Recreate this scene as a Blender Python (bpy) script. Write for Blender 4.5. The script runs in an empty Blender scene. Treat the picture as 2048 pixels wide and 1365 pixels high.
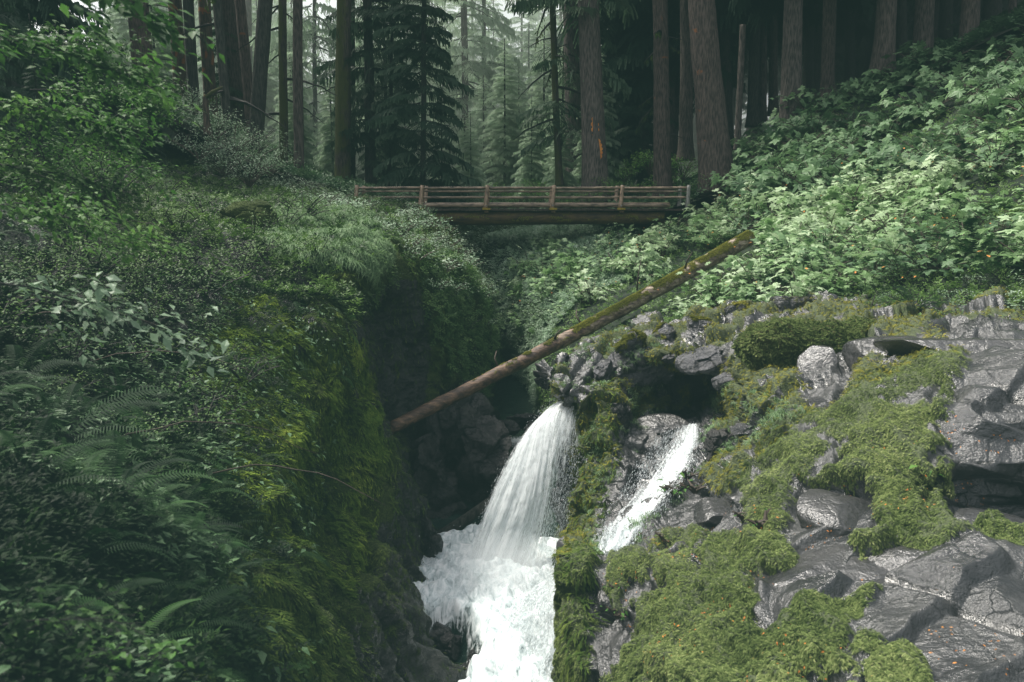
import bpy, math, random
import numpy as np
from mathutils import Vector, Matrix
random.seed(7)
RNG = np.random.default_rng(7)
sc = bpy.context.scene
COL = sc.collection
R = math.radians
# ------------------------------------------------------------------ camera geometry
CAMZ, PITCH, FPX = 7.5, R(10), 1593.0
CP, SP = math.cos(PITCH), math.sin(PITCH)

def P(px, py, Y):
    a = (px - 1024) / FPX
    b = (682.5 - py) / FPX
    dy = CP + b * SP
    dz = -SP + b * CP
    s = Y / dy
    return np.array([a * s, Y, CAMZ + dz * s])

def proj(pts):
    x, y, z = pts[..., 0], pts[..., 1], pts[..., 2] - CAMZ
    d = y * CP - z * SP
    u = y * SP + z * CP
    d = np.where(d < .05, .05, d)
    return 1024 + FPX * x / d, 682.5 - FPX * u / d

# ------------------------------------------------------------------ noise
_perm = np.random.default_rng(3).permutation(512)
_perm = np.concatenate([_perm, _perm, _perm])
_grad = np.random.default_rng(4).normal(size=(512, 3))
_grad /= np.linalg.norm(_grad, axis=1)[:, None]

def perlin(p):
    p = np.asarray(p, float)
    i = np.floor(p).astype(int)
    f = p - i
    w = f * f * f * (f * (f * 6 - 15) + 10)
    i = i & 511
    out = 0
    for dx in (0, 1):
        for dy in (0, 1):
            for dz in (0, 1):
                h = _perm[_perm[_perm[(i[..., 0] + dx) & 511] + ((i[..., 1] + dy) & 511)] + ((i[..., 2] + dz) & 511)] & 511
                g = _grad[h]
                d = (g * (f - np.array([dx, dy, dz]))).sum(-1)
                wt = (w[..., 0] if dx else 1 - w[..., 0]) * (w[..., 1] if dy else 1 - w[..., 1]) * (w[..., 2] if dz else 1 - w[..., 2])
                out = out + d * wt
    return out * 1.5

def fbm(p, scale=1.0, octv=4, ridged=False, off=0.0):
    p = np.asarray(p) * scale + off
    a, s, r = 1.0, 0.0, 0.0
    for k in range(octv):
        n = perlin(p)
        if ridged:
            n = 1 - 2 * np.abs(n)
        r = r + a * n
        s += a
        a *= .5
        p = p * 2.03 + 17.1
    return r / s

def cells(p, scale=1.0, seed=0):
    """nearest-feature distance and a random value per cell, for blocky rock"""
    p = np.asarray(p) * scale
    i = np.floor(p).astype(int)
    best = np.full(p.shape[:-1], 1e9)
    sec = best.copy()
    val = np.zeros(p.shape[:-1])
    for dx in (-1, 0, 1):
        for dy in (-1, 0, 1):
            for dz in (-1, 0, 1):
                c = i + np.array([dx, dy, dz])
                h = _perm[_perm[_perm[(c[..., 0] + seed) & 511] + (c[..., 1] & 511)] + (c[..., 2] & 511)] & 511
                jit = _grad[h] * .45 + .5
                d = ((c + jit - p) ** 2).sum(-1)
                nb = d < best
                sec = np.where(nb, best, np.minimum(sec, d))
                val = np.where(nb, (h % 97) / 97.0, val)
                best = np.where(nb, d, best)
    return np.sqrt(best), np.sqrt(sec), val

def facets(p, scale, seed):
    """displacement that gives every cell its own tilted flat face, for fractured rock"""
    q = np.asarray(p) * scale
    i = np.floor(q).astype(int)
    best = np.full(q.shape[:-1], 1e9); out = np.zeros(q.shape[:-1]); sec = best.copy()
    for dx in (-1, 0, 1):
        for dy in (-1, 0, 1):
            for dz in (-1, 0, 1):
                c = i + np.array([dx, dy, dz])
                h = _perm[_perm[_perm[(c[..., 0] + seed) & 511] + (c[..., 1] & 511)] + (c[..., 2] & 511)] & 511
                dl = q - (c + _grad[h] * .45 + .5)
                d = (dl ** 2).sum(-1)
                nb = d < best
                hgt = (h % 89) / 89.0 - .5 + (dl * _grad[(h * 7 + 3) & 511]).sum(-1) * .75
                sec = np.where(nb, best, np.minimum(sec, d))
                out = np.where(nb, hgt, out); best = np.where(nb, d, best)
    edge = np.sqrt(sec) - np.sqrt(best)
    return (out * .45 - np.clip(.14 - edge, 0, .14) * 1.6) / scale

def in_poly(x, y, poly):
    inside = np.zeros(x.shape, bool)
    n = len(poly)
    for k in range(n):
        x0, y0 = poly[k]
        x1, y1 = poly[(k + 1) % n]
        c = ((y0 > y) != (y1 > y)) & (x < (x1 - x0) * (y - y0) / (y1 - y0 + 1e-9) + x0)
        inside ^= c
    return inside

# ------------------------------------------------------------------ mesh helpers
def mesh_arrays(name, V, F, tone=None, uv=None, smooth=False, extra=None):
    V = np.ascontiguousarray(V, dtype=np.float32)
    F = np.ascontiguousarray(F, dtype=np.int32)
    me = bpy.data.meshes.new(name)
    k = F.shape[1]
    me.vertices.add(len(V))
    me.vertices.foreach_set('co', V.ravel())
    me.loops.add(F.size)
    me.loops.foreach_set('vertex_index', F.ravel())
    me.polygons.add(len(F))
    me.polygons.foreach_set('loop_start', np.arange(0, F.size, k, dtype=np.int32))
    if tone is not None:
        at = me.attributes.new('tone', 'FLOAT', 'POINT')
        at.data.foreach_set('value', np.ascontiguousarray(tone, dtype=np.float32))
    for nm, arr in (extra or {}).items():
        at = me.attributes.new(nm, 'FLOAT', 'POINT')
        at.data.foreach_set('value', np.ascontiguousarray(arr, dtype=np.float32))
    if uv is not None:
        l = me.uv_layers.new(name='UVMap')
        l.data.foreach_set('uv', np.ascontiguousarray(uv[F.ravel()], dtype=np.float32).ravel())
    me.polygons.foreach_set('use_smooth', np.full(len(F), smooth))
    me.update(calc_edges=True)
    me.validate()
    return me

def link(name, me, mat=None, parent=None):
    if mat is not None and not me.materials:
        me.materials.append(mat)
    o = bpy.data.objects.new(name, me)
    COL.objects.link(o)
    if parent is not None:
        o.parent = parent
    return o

def tag(o, label=None, cat=None, group=None, kind=None):
    if label: o['label'] = label
    if cat: o['category'] = cat
    if group: o['group'] = group
    if kind: o['kind'] = kind
    return o

def empty(name, loc=(0, 0, 0), rz=0.0, s=1.0):
    o = bpy.data.objects.new(name, None)
    o.empty_display_size = .2
    COL.objects.link(o)
    o.location = loc
    o.rotation_euler = (0, 0, rz)
    o.scale = (s, s, s)
    return o

class Geo:
    """collects triangles with a tone value per vertex"""
    def __init__(s): s.V, s.F, s.T, s.n = [], [], [], 0
    def add(s, V, F, T=.5):
        V = np.asarray(V, float)
        F = np.asarray(F, int)
        s.V.append(V); s.F.append(F + s.n)
        s.T.append(np.full(len(V), T) if np.isscalar(T) else np.asarray(T, float))
        s.n += len(V)
    def mesh(s, name, mat=None, smooth=False):
        me = mesh_arrays(name, np.concatenate(s.V), np.concatenate(s.F), np.concatenate(s.T), smooth=smooth)
        if mat is not None: me.materials.append(mat)
        return me
    def arrays(s): return np.concatenate(s.V), np.concatenate(s.F), np.concatenate(s.T)

def tube(pts, radii, seg=10, cap=True):
    pts = np.asarray(pts, float)
    n = len(pts)
    radii = np.broadcast_to(np.asarray(radii, float), (n,))
    V = []
    t = np.gradient(pts, axis=0)
    t /= np.linalg.norm(t, axis=1)[:, None] + 1e-9
    up = np.array([0, 0, 1.0]) if abs(t[0][2]) < .9 else np.array([1.0, 0, 0])
    a = np.cross(t[0], up); a /= np.linalg.norm(a)
    ang = np.arange(seg) * 2 * np.pi / seg
    for i in range(n):
        a = a - t[i] * (a @ t[i]); a /= np.linalg.norm(a) + 1e-9
        b = np.cross(t[i], a)
        V.append(pts[i] + radii[i] * (np.cos(ang)[:, None] * a + np.sin(ang)[:, None] * b))
    V = np.concatenate(V)
    F = []
    for i in range(n - 1):
        for j in range(seg):
            p, q = i * seg + j, i * seg + (j + 1) % seg
            F += [(p, q, q + seg), (p, q + seg, p + seg)]
    if cap:
        c0, c1 = len(V), len(V) + 1
        V = np.concatenate([V, [pts[0]], [pts[-1]]])
        for j in range(seg):
            F.append((c0, (j + 1) % seg, j))
            F.append((c1, (n - 1) * seg + j, (n - 1) * seg + (j + 1) % seg))
    return V, np.array(F)

def frames(N, ang=None, spin_rng=RNG):
    """rotation matrices taking +Z to N with random spin"""
    N = N / (np.linalg.norm(N, axis=1)[:, None] + 1e-9)
    n = len(N)
    ref = np.where(np.abs(N[:, 2:3]) < .9, np.array([[0, 0, 1.0]]), np.array([[1.0, 0, 0]]))
    X = np.cross(ref, N); X /= np.linalg.norm(X, axis=1)[:, None]
    Yv = np.cross(N, X)
    if ang is None: ang = spin_rng.uniform(0, 2 * np.pi, n)
    c, s = np.cos(ang)[:, None], np.sin(ang)[:, None]
    X2, Y2 = X * c + Yv * s, -X * s + Yv * c
    return np.stack([X2, Y2, N], axis=2)

def batch(tmpl, pos, M, scl, tone=None, tone_amp=.35):
    V, F, T = tmpl
    n, m = len(pos), len(V)
    scl = np.broadcast_to(np.asarray(scl, float), (n,))
    W = np.einsum('nij,mj->nmi', M, V) * scl[:, None, None] + pos[:, None, :]
    FF = (F[None] + (np.arange(n) * m)[:, None, None]).reshape(-1, 3)
    if tone is None: tone = RNG.uniform(0, 1, n)
    TT = np.clip(T[None, :] * (1 - tone_amp) + tone[:, None] * tone_amp, 0, 1)
    return W.reshape(-1, 3), FF, TT.ravel()

# ------------------------------------------------------------------ surfaces
def catmull(C, n, axis=0):
    C = np.moveaxis(np.asarray(C, float), axis, 0)
    k = len(C)
    t = np.linspace(0, k - 1 - 1e-6, n)
    i = t.astype(int)
    f = (t - i).reshape((-1,) + (1,) * (C.ndim - 1))
    g = lambda j: C[np.clip(j, 0, k - 1)]
    p0, p1, p2, p3 = g(i - 1), g(i), g(i + 1), g(i + 2)
    r = .5 * (2 * p1 + (p2 - p0) * f + (2 * p0 - 5 * p1 + 4 * p2 - p3) * f * f + (3 * p1 - p0 - 3 * p2 + p3) * f ** 3)
    return np.moveaxis(r, 0, axis)

class Surf:
    def __init__(s, ctrl, nr, nc, flip=False):
        G = catmull(catmull(np.array(ctrl, float), nr, 0), nc, 1)
        s.G, s.flip = G, flip
        s.normals()
    def normals(s):
        du = np.gradient(s.G, axis=0); dv = np.gradient(s.G, axis=1)
        N = np.cross(du, dv)
        N /= np.linalg.norm(N, axis=2)[:, :, None] + 1e-9
        s.N = -N if s.flip else N
    def push(s, d):
        s.G = s.G + s.N * d[:, :, None]
        s.normals()
    def mesh(s, name, extra=None, uv=True, smooth=True):
        nr, nc = s.G.shape[:2]
        idx = np.arange(nr * nc).reshape(nr, nc)
        F = np.stack([idx[:-1, :-1], idx[1:, :-1], idx[1:, 1:], idx[:-1, 1:]], -1).reshape(-1, 4)
        if s.flip: F = F[:, ::-1]
        u, v = np.meshgrid(np.linspace(0, 1, nc), np.linspace(0, 1, nr))
        UV = np.stack([u, v], -1).reshape(-1, 2)
        return mesh_arrays(name, s.G.reshape(-1, 3), F, uv=UV, smooth=smooth, extra={k: a.ravel() for k, a in (extra or {}).items()})
    def scatter(s, n, w=None, rng=RNG):
        G = s.G
        A = np.linalg.norm(np.cross(G[1:, :-1] - G[:-1, :-1], G[:-1, 1:] - G[:-1, :-1]), axis=2)
        if w is not None: A = A * (w[1:, 1:] + w[:-1, :-1]) * .5
        pr = A.ravel() / A.sum()
        c = rng.choice(len(pr), n, p=pr)
        i, j = np.unravel_index(c, A.shape)
        u, v = rng.uniform(0, 1, (2, n, 1))
        pos = (G[i, j] * (1 - u) * (1 - v) + G[i + 1, j] * u * (1 - v) + G[i, j + 1] * (1 - u) * v + G[i + 1, j + 1] * u * v)
        return pos, s.N[i, j]

# ------------------------------------------------------------------ materials
def newmat(name):
    m = bpy.data.materials.new(name)
    m.use_nodes = True
    nt = m.node_tree
    for n in list(nt.nodes): nt.nodes.remove(n)
    out = nt.nodes.new('ShaderNodeOutputMaterial')
    return m, nt, out

def nd(nt, typ, **kw):
    n = nt.nodes.new(typ)
    ins = kw.pop('ins', {})
    for k, v in kw.items(): setattr(n, k, v)
    for k, v in ins.items():
        if isinstance(v, bpy.types.NodeSocket): nt.links.new(v, n.inputs[k])
        else: n.inputs[k].default_value = v
    return n

def ramp(nt, fac, stops):
    r = nt.nodes.new('ShaderNodeValToRGB')
    e = r.color_ramp.elements
    while len(e) < len(stops): e.new(.5)
    for el, (p, c) in zip(e, stops):
        el.position = p
        el.color = (*c, 1) if len(c) == 3 else (c[0],) * 3 + (1,)
    nt.links.new(fac, r.inputs[0])
    return r.outputs['Color']

def mixc(nt, fac, a, b):
    m = nt.nodes.new('ShaderNodeMix'); m.data_type = 'RGBA'
    for s, v in ((m.inputs[0], fac), (m.inputs[6], a), (m.inputs[7], b)):
        if isinstance(v, bpy.types.NodeSocket): nt.links.new(v, s)
        else: s.default_value = v if not isinstance(v, tuple) or len(v) == 4 else (*v, 1)
    return m.outputs[2]

def math_(nt, op, a, b=0.0, clamp=False):
    m = nt.nodes.new('ShaderNodeMath'); m.operation = op; m.use_clamp = clamp
    for s, v in ((m.inputs[0], a), (m.inputs[1], b)):
        if isinstance(v, bpy.types.NodeSocket): nt.links.new(v, s)
        else: s.default_value = v
    return m.outputs[0]

def attr(nt, name): return nd(nt, 'ShaderNodeAttribute', attribute_name=name).outputs['Fac']

def leaf_mat(name, stops, trans=.3, rough=.45, spec=.4, patch=.35, rand=.25):
    m, nt, out = newmat(name)
    t = attr(nt, 'tone')
    geo = nd(nt, 'ShaderNodeNewGeometry')
    nz = nd(nt, 'ShaderNodeTexNoise', ins={'Vector': geo.outputs['Position'], 'Scale': .9, 'Detail': 3.0})
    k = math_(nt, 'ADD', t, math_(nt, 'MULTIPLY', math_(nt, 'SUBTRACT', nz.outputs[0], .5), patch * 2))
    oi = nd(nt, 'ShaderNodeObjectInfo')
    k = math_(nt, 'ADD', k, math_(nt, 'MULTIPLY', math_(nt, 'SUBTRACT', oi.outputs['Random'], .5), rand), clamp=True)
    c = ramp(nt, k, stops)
    pb = nd(nt, 'ShaderNodeBsdfPrincipled', ins={'Base Color': c, 'Roughness': rough})
    pb.inputs['Specular IOR Level'].default_value = spec
    tr = nd(nt, 'ShaderNodeBsdfTranslucent', ins={'Color': c})
    mx = nd(nt, 'ShaderNodeMixShader', ins={0: trans, 1: pb.outputs[0], 2: tr.outputs[0]})
    nt.links.new(mx.outputs[0], out.inputs[0])
    return m

def rock_mat(name, bump=.8, dark=(.014, .015, .016), light=(.085, .086, .088), wet=.5, mossc=((.012, .022, .006), (.07, .085, .018)), scale=1.0, up=.0, noisemoss=0.0):
    m, nt, out = newmat(name)
    geo = nd(nt, 'ShaderNodeNewGeometry')
    pos = geo.outputs['Position']
    n1 = nd(nt, 'ShaderNodeTexNoise', ins={'Vector': pos, 'Scale': 1.6 * scale, 'Detail': 8.0, 'Roughness': .62})
    n2 = nd(nt, 'ShaderNodeTexNoise', ins={'Vector': pos, 'Scale': 14 * scale, 'Detail': 6.0, 'Roughness': .6})
    mp = nd(nt, 'ShaderNodeMapping', ins={'Vector': pos, 'Scale': (2.2, 2.2, 9), 'Rotation': (.5, .35, 0)})
    st = nd(nt, 'ShaderNodeTexNoise', ins={'Vector': mp.outputs[0], 'Scale': 1.3 * scale, 'Detail': 8.0, 'Distortion': .15})
    k = math_(nt, 'ADD', math_(nt, 'MULTIPLY', n1.outputs[0], .6), math_(nt, 'MULTIPLY', st.outputs[0], .45))
    c = ramp(nt, k, [(.38, dark), (.55, tuple((a + b) / 2 for a, b in zip(dark, light))), (.72, light)])
    c = mixc(nt, math_(nt, 'MULTIPLY', math_(nt, 'GREATER_THAN', n2.outputs[0], .6), .35), c, (dark[0] * .5, dark[1] * .5, dark[2] * .5))
    wv = nd(nt, 'ShaderNodeVectorMath', operation='ADD', ins={0: pos, 1: nd(nt, 'ShaderNodeVectorMath', operation='SCALE', ins={0: n1.outputs['Color'], 'Scale': .5}).outputs[0]})
    vc = nd(nt, 'ShaderNodeTexVoronoi', feature='DISTANCE_TO_EDGE', ins={'Vector': wv.outputs[0], 'Scale': 2.1 * scale})
    ck = ramp(nt, vc.outputs['Distance'], [(.0, (0, 0, 0)), (.022, (1, 1, 1))])
    ck = mixc(nt, ramp(nt, n1.outputs[0], [(.45, (0, 0, 0)), (.55, (1, 1, 1))]), (1, 1, 1, 1), ck)
    c = mixc(nt, ck, (.006, .006, .006, 1), c)
    ms = attr(nt, 'moss')
    nz = nd(nt, 'ShaderNodeSeparateXYZ', ins={0: geo.outputs['Normal']}).outputs[2]
    mm = math_(nt, 'ADD', ms, math_(nt, 'MULTIPLY', nz, up))
    mm = math_(nt, 'ADD', mm, math_(nt, 'MULTIPLY', math_(nt, 'SUBTRACT', n1.outputs[0], .5), noisemoss + .6))
    mm = math_(nt, 'ADD', mm, math_(nt, 'MULTIPLY', math_(nt, 'SUBTRACT', n2.outputs[0], .5), .9))
    mf = ramp(nt, mm, [(.42, (0, 0, 0)), (.55, (1, 1, 1))])
    n3 = nd(nt, 'ShaderNodeTexNoise', ins={'Vector': pos, 'Scale': 45 * scale, 'Detail': 5.0})
    mc = ramp(nt, math_(nt, 'ADD', math_(nt, 'MULTIPLY', n3.outputs[0], .7), math_(nt, 'MULTIPLY', n1.outputs[0], .3)), [(.35, mossc[0]), (.68, mossc[1])])
    c = mixc(nt, mf, c, mc)
    rg = ramp(nt, n1.outputs[0], [(.35, (.15,)), (.7, (.42,))])
    rg = mixc(nt, mf, rg, (.95, .95, .95, 1))
    n4 = nd(nt, 'ShaderNodeTexNoise', ins={'Vector': pos, 'Scale': 60 * scale, 'Detail': 4.0})
    h = math_(nt, 'ADD', math_(nt, 'ADD', math_(nt, 'MULTIPLY', n2.outputs[0], .8), math_(nt, 'MULTIPLY', ck, .5)), math_(nt, 'ADD', math_(nt, 'MULTIPLY', st.outputs[0], .2), math_(nt, 'MULTIPLY', n4.outputs[0], .3)))
    h = math_(nt, 'ADD', h, math_(nt, 'MULTIPLY', math_(nt, 'MULTIPLY', n3.outputs[0], mf), .9))
    bp = nd(nt, 'ShaderNodeBump', ins={'Height': h, 'Strength': bump, 'Distance': .09})
    pb = nd(nt, 'ShaderNodeBsdfPrincipled', ins={'Base Color': c, 'Roughness': rg, 'Normal': bp.outputs[0]})
    pb.inputs['Specular IOR Level'].default_value = wet
    nt.links.new(pb.outputs[0], out.inputs[0])
    return m

def bark_mat(name, dark, light, peel=0.0, mossy=0.0, vs=1.0, lowred=False):
    m, nt, out = newmat(name)
    tc = nd(nt, 'ShaderNodeTexCoord').outputs['Object']
    mp = nd(nt, 'ShaderNodeMapping', ins={'Vector': tc, 'Scale': (9 * vs, 9 * vs, 1.7 * vs)})
    vo = nd(nt, 'ShaderNodeTexVoronoi', ins={'Vector': mp.outputs[0], 'Scale': 1.6})
    nz = nd(nt, 'ShaderNodeTexNoise', ins={'Vector': mp.outputs[0], 'Scale': 1.5, 'Detail': 8.0, 'Roughness': .7})
    big = nd(nt, 'ShaderNodeTexNoise', ins={'Vector': tc, 'Scale': .55, 'Detail': 5.0, 'Distortion': .4})
    k = math_(nt, 'ADD', math_(nt, 'MULTIPLY', vo.outputs['Distance'], .35), math_(nt, 'MULTIPLY', nz.outputs[0], .7))
    mid = tuple((a + b) * .45 for a, b in zip(dark, light))
    c = ramp(nt, k, [(.34, dark), (.5, mid), (.68, light)])
    oi = nd(nt, 'ShaderNodeObjectInfo')
    if peel > 0:
        pk = nd(nt, 'ShaderNodeTexNoise', ins={'Vector': tc, 'Scale': .8, 'Detail': 6.0, 'Distortion': 1.2})
        pf = ramp(nt, pk.outputs[0], [(.66 - peel * .25, (0, 0, 0)), (.69 - peel * .25, (1, 1, 1))])
        c = mixc(nt, pf, c, mixc(nt, nz.outputs[0], (.16, .05, .018, 1), (.42, .17, .06, 1)))
    if mossy > 0:
        gx = nd(nt, 'ShaderNodeSeparateXYZ', ins={0: nd(nt, 'ShaderNodeNewGeometry').outputs['Normal']})
        mk = math_(nt, 'ADD', math_(nt, 'MULTIPLY', big.outputs[0], 1.0), math_(nt, 'MULTIPLY', nz.outputs[0], .5))
        mk = math_(nt, 'SUBTRACT', mk, math_(nt, 'MULTIPLY', gx.outputs[0], .12))
        mf = ramp(nt, mk, [(.88 - mossy * .3, (0, 0, 0)), (.98 - mossy * .3, (1, 1, 1))])
        c = mixc(nt, mf, c, mixc(nt, nz.outputs[0], (.022, .035, .01, 1), (.11, .12, .025, 1)))
    c = mixc(nt, math_(nt, 'MULTIPLY', oi.outputs['Random'], .35), c, (.02, .02, .018, 1))
    bp = nd(nt, 'ShaderNodeBump', ins={'Height': k, 'Strength': .9, 'Distance': .08})
    pb = nd(nt, 'ShaderNodeBsdfPrincipled', ins={'Base Color': c, 'Roughness': .85, 'Normal': bp.outputs[0]})
    pb.inputs['Specular IOR Level'].default_value = .25
    nt.links.new(pb.outputs[0], out.inputs[0])
    return m

def plain_mat(name, c1, c2, rough=.7, scale=8.0, bump=.3, spec=.3, stretch=(1, 1, 1)):
    m, nt, out = newmat(name)
    tc = nd(nt, 'ShaderNodeTexCoord').outputs['Object']
    mp = nd(nt, 'ShaderNodeMapping', ins={'Vector': tc, 'Scale': stretch})
    nz = nd(nt, 'ShaderNodeTexNoise', ins={'Vector': mp.outputs[0], 'Scale': scale, 'Detail': 7.0, 'Roughness': .65})
    c = ramp(nt, nz.outputs[0], [(.35, c1), (.65, c2)])
    bp = nd(nt, 'ShaderNodeBump', ins={'Height': nz.outputs[0], 'Strength': bump, 'Distance': .03})
    pb = nd(nt, 'ShaderNodeBsdfPrincipled', ins={'Base Color': c, 'Roughness': rough, 'Normal': bp.outputs[0]})
    pb.inputs['Specular IOR Level'].default_value = spec
    nt.links.new(pb.outputs[0], out.inputs[0])
    return m

def water_mat(name):
    m, nt, out = newmat(name)
    geo = nd(nt, 'ShaderNodeNewGeometry')
    mp = nd(nt, 'ShaderNodeMapping', ins={'Vector': geo.outputs['Position'], 'Scale': (1.2, .6, 1)})
    n1 = nd(nt, 'ShaderNodeTexNoise', ins={'Vector': mp.outputs[0], 'Scale': 3.2, 'Detail': 5.0, 'Distortion': .8})
    foam = attr(nt, 'foam')
    mq = nd(nt, 'ShaderNodeMapping', ins={'Vector': geo.outputs['Position'], 'Rotation': (0, 0, R(28)), 'Scale': (1.9, .7, .8)})
    n2 = nd(nt, 'ShaderNodeTexNoise', ins={'Vector': mq.outputs[0], 'Scale': 3.4, 'Detail': 9.0, 'Roughness': .72, 'Distortion': 1.2})
    ff = ramp(nt, math_(nt, 'ADD', foam, math_(nt, 'MULTIPLY', math_(nt, 'SUBTRACT', n2.outputs[0], .5), 2.3)), [(.36, (0, 0, 0)), (.7, (1, 1, 1))])
    fc = ramp(nt, n2.outputs[0], [(.3, (.12, .18, .19)), (.44, (.45, .53, .54)), (.6, (.8, .84, .84))])
    c = mixc(nt, ff, (.014, .03, .024, 1), fc)
    rg = mixc(nt, ff, (.08, .08, .08, 1), (.8, .8, .8, 1))
    bp = nd(nt, 'ShaderNodeBump', ins={'Height': n1.outputs[0], 'Strength': .6, 'Distance': .06})
    pb = nd(nt, 'ShaderNodeBsdfPrincipled', ins={'Base Color': c, 'Roughness': rg, 'Normal': bp.outputs[0]})
    nt.links.new(pb.outputs[0], out.inputs[0])
    return m

def fall_mat(name, su=9.0, sv=1.3, seed=0.0, lo=(.3, .36, .38), hi=(.9, .94, .94)):
    """streaked white water: UV v runs along the flow, 'dens' attribute says how solid it is"""
    m, nt, out = newmat(name)
    uv = nd(nt, 'ShaderNodeUVMap', uv_map='UVMap').outputs[0]
    mp = nd(nt, 'ShaderNodeMapping', ins={'Vector': uv, 'Scale': (su, sv, 1), 'Location': (seed, seed * 1.7, seed)})
    n1 = nd(nt, 'ShaderNodeTexNoise', ins={'Vector': mp.outputs[0], 'Scale': 3.0, 'Detail': 9.0, 'Roughness': .68, 'Distortion': .5})
    mp2 = nd(nt, 'ShaderNodeMapping', ins={'Vector': uv, 'Scale': (su * 5, sv * 7, 1), 'Location': (seed, seed, 2)})
    n2 = nd(nt, 'ShaderNodeTexNoise', ins={'Vector': mp2.outputs[0], 'Scale': 3.0, 'Detail': 6.0, 'Roughness': .75})
    d = attr(nt, 'dens')
    k = math_(nt, 'ADD', math_(nt, 'MULTIPLY', n1.outputs[0], .9), math_(nt, 'MULTIPLY', n2.outputs[0], 1.7))
    k = math_(nt, 'ADD', math_(nt, 'SUBTRACT', k, 1.3), math_(nt, 'MULTIPLY', d, .8))
    al = ramp(nt, k, [(.30, (0, 0, 0)), (.5, (1, 1, 1))])
    c = ramp(nt, math_(nt, 'ADD', math_(nt, 'MULTIPLY', n2.outputs[0], .6), math_(nt, 'MULTIPLY', n1.outputs[0], .45)), [(.38, lo), (.56, hi)])
    bp = nd(nt, 'ShaderNodeBump', ins={'Height': n2.outputs[0], 'Strength': .5, 'Distance': .03})
    df = nd(nt, 'ShaderNodeBsdfPrincipled', ins={'Base Color': c, 'Roughness': .6, 'Normal': bp.outputs[0]})
    tl = nd(nt, 'ShaderNodeBsdfTranslucent', ins={'Color': (.85, .92, .93, 1)})
    wm = nd(nt, 'ShaderNodeMixShader', ins={0: .3, 1: df.outputs[0], 2: tl.outputs[0]})
    tp = nd(nt, 'ShaderNodeBsdfTransparent')
    mx = nd(nt, 'ShaderNodeMixShader', ins={0: al, 1: tp.outputs[0], 2: wm.outputs[0]})
    nt.links.new(mx.outputs[0], out.inputs[0])
    return m

M = {}
M['rock'] = rock_mat('wet_rock', bump=.5, dark=(.010, .011, .012), light=(.06, .06, .059), wet=.9, noisemoss=.3, up=.05, mossc=((.016, .026, .008), (.085, .11, .03)))
M['boulder'] = rock_mat('boulder_rock', noisemoss=.6, up=.22, mossc=((.02, .03, .008), (.12, .12, .025)), light=(.13, .13, .14))
M['bigrock'] = rock_mat('smooth_wet_rock', dark=(.022, .022, .023), light=(.062, .06, .058), wet=.9, bump=.4, noisemoss=.1, up=0, scale=.8)
M['darkrock'] = rock_mat('shaded_rock', dark=(.008, .010, .010), light=(.05, .045, .043), wet=.35, noisemoss=.5, up=.1, mossc=((.006, .012, .004), (.03, .045, .012)))
M['cliff'] = rock_mat('mossy_cliff', dark=(.007, .009, .008), light=(.04, .042, .038), wet=.25, noisemoss=.7, up=.25, mossc=((.008, .018, .004), (.07, .1, .018)))
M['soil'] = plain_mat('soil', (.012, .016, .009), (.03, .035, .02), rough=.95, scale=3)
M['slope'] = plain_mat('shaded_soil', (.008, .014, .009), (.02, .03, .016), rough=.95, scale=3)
M['water'] = water_mat('river_water')
M['moss'] = leaf_mat('moss_tufts', [(0, (.010, .022, .006)), (.35, (.07, .105, .03)), (.7, (.21, .27, .09)), (1, (.46, .5, .22))], trans=.35, rough=.85, spec=.1, patch=.45)
M['yellowmoss'] = leaf_mat('yellow_moss', [(0, (.03, .04, .008)), (.5, (.13, .145, .025)), (1, (.32, .29, .05))], trans=.2, rough=.9, spec=.1, patch=.4)
M['hangmoss'] = leaf_mat('hanging_moss', [(0, (.010, .022, .006)), (.5, (.05, .085, .018)), (1, (.15, .19, .04))], trans=.2, rough=.9, spec=.05, patch=.5)
M['club'] = leaf_mat('broad_leaf', [(0, (.04, .10, .03)), (.5, (.21, .35, .14)), (1, (.5, .62, .4))], trans=.35, rough=.5, spec=.3, patch=.45, rand=.5)
M['dimclub'] = leaf_mat('shaded_broad_leaf', [(0, (.03, .07, .03)), (.5, (.09, .17, .075)), (1, (.19, .31, .14))], trans=.3, rough=.5, spec=.3, patch=.3)  # darker copy of the broad leaf, shade put into its colour
M['shrub'] = leaf_mat('shrub_leaf', [(0, (.015, .045, .01)), (.5, (.06, .13, .03)), (1, (.18, .28, .09))], trans=.35, rough=.55, spec=.22, patch=.4)
M['paleshrub'] = leaf_mat('pale_shrub_leaf', [(0, (.06, .12, .06)), (.5, (.2, .31, .18)), (1, (.42, .52, .4))], trans=.35, rough=.45, spec=.4, patch=.3)  # pale colour also stands in for sky sheen and gorge light
M['brightshrub'] = leaf_mat('bright_shrub_leaf', [(0, (.015, .055, .01)), (.5, (.06, .16, .028)), (1, (.19, .35, .08))], trans=.4, rough=.55, spec=.2, patch=.5)
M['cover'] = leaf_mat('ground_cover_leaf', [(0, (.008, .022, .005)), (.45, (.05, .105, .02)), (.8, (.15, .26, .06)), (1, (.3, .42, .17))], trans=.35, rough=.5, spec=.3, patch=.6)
M['shadecover'] = leaf_mat('shaded_cover_leaf', [(0, (.0015, .005, .0015)), (.55, (.008, .024, .005)), (.85, (.035, .08, .016)), (1, (.14, .22, .08))], trans=.3, rough=.6, spec=.12, patch=.6)  # darker copy of the cover leaf, painting shade onto the near left bank
M['litmoss'] = leaf_mat('lit_cliff_moss', [(0, (.016, .036, .006)), (.45, (.08, .14, .022)), (.8, (.2, .27, .04)), (1, (.36, .42, .09))], trans=.25, rough=.9, spec=.05, patch=.6)  # brightened in colour so the shaded cliff face looks lit
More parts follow.
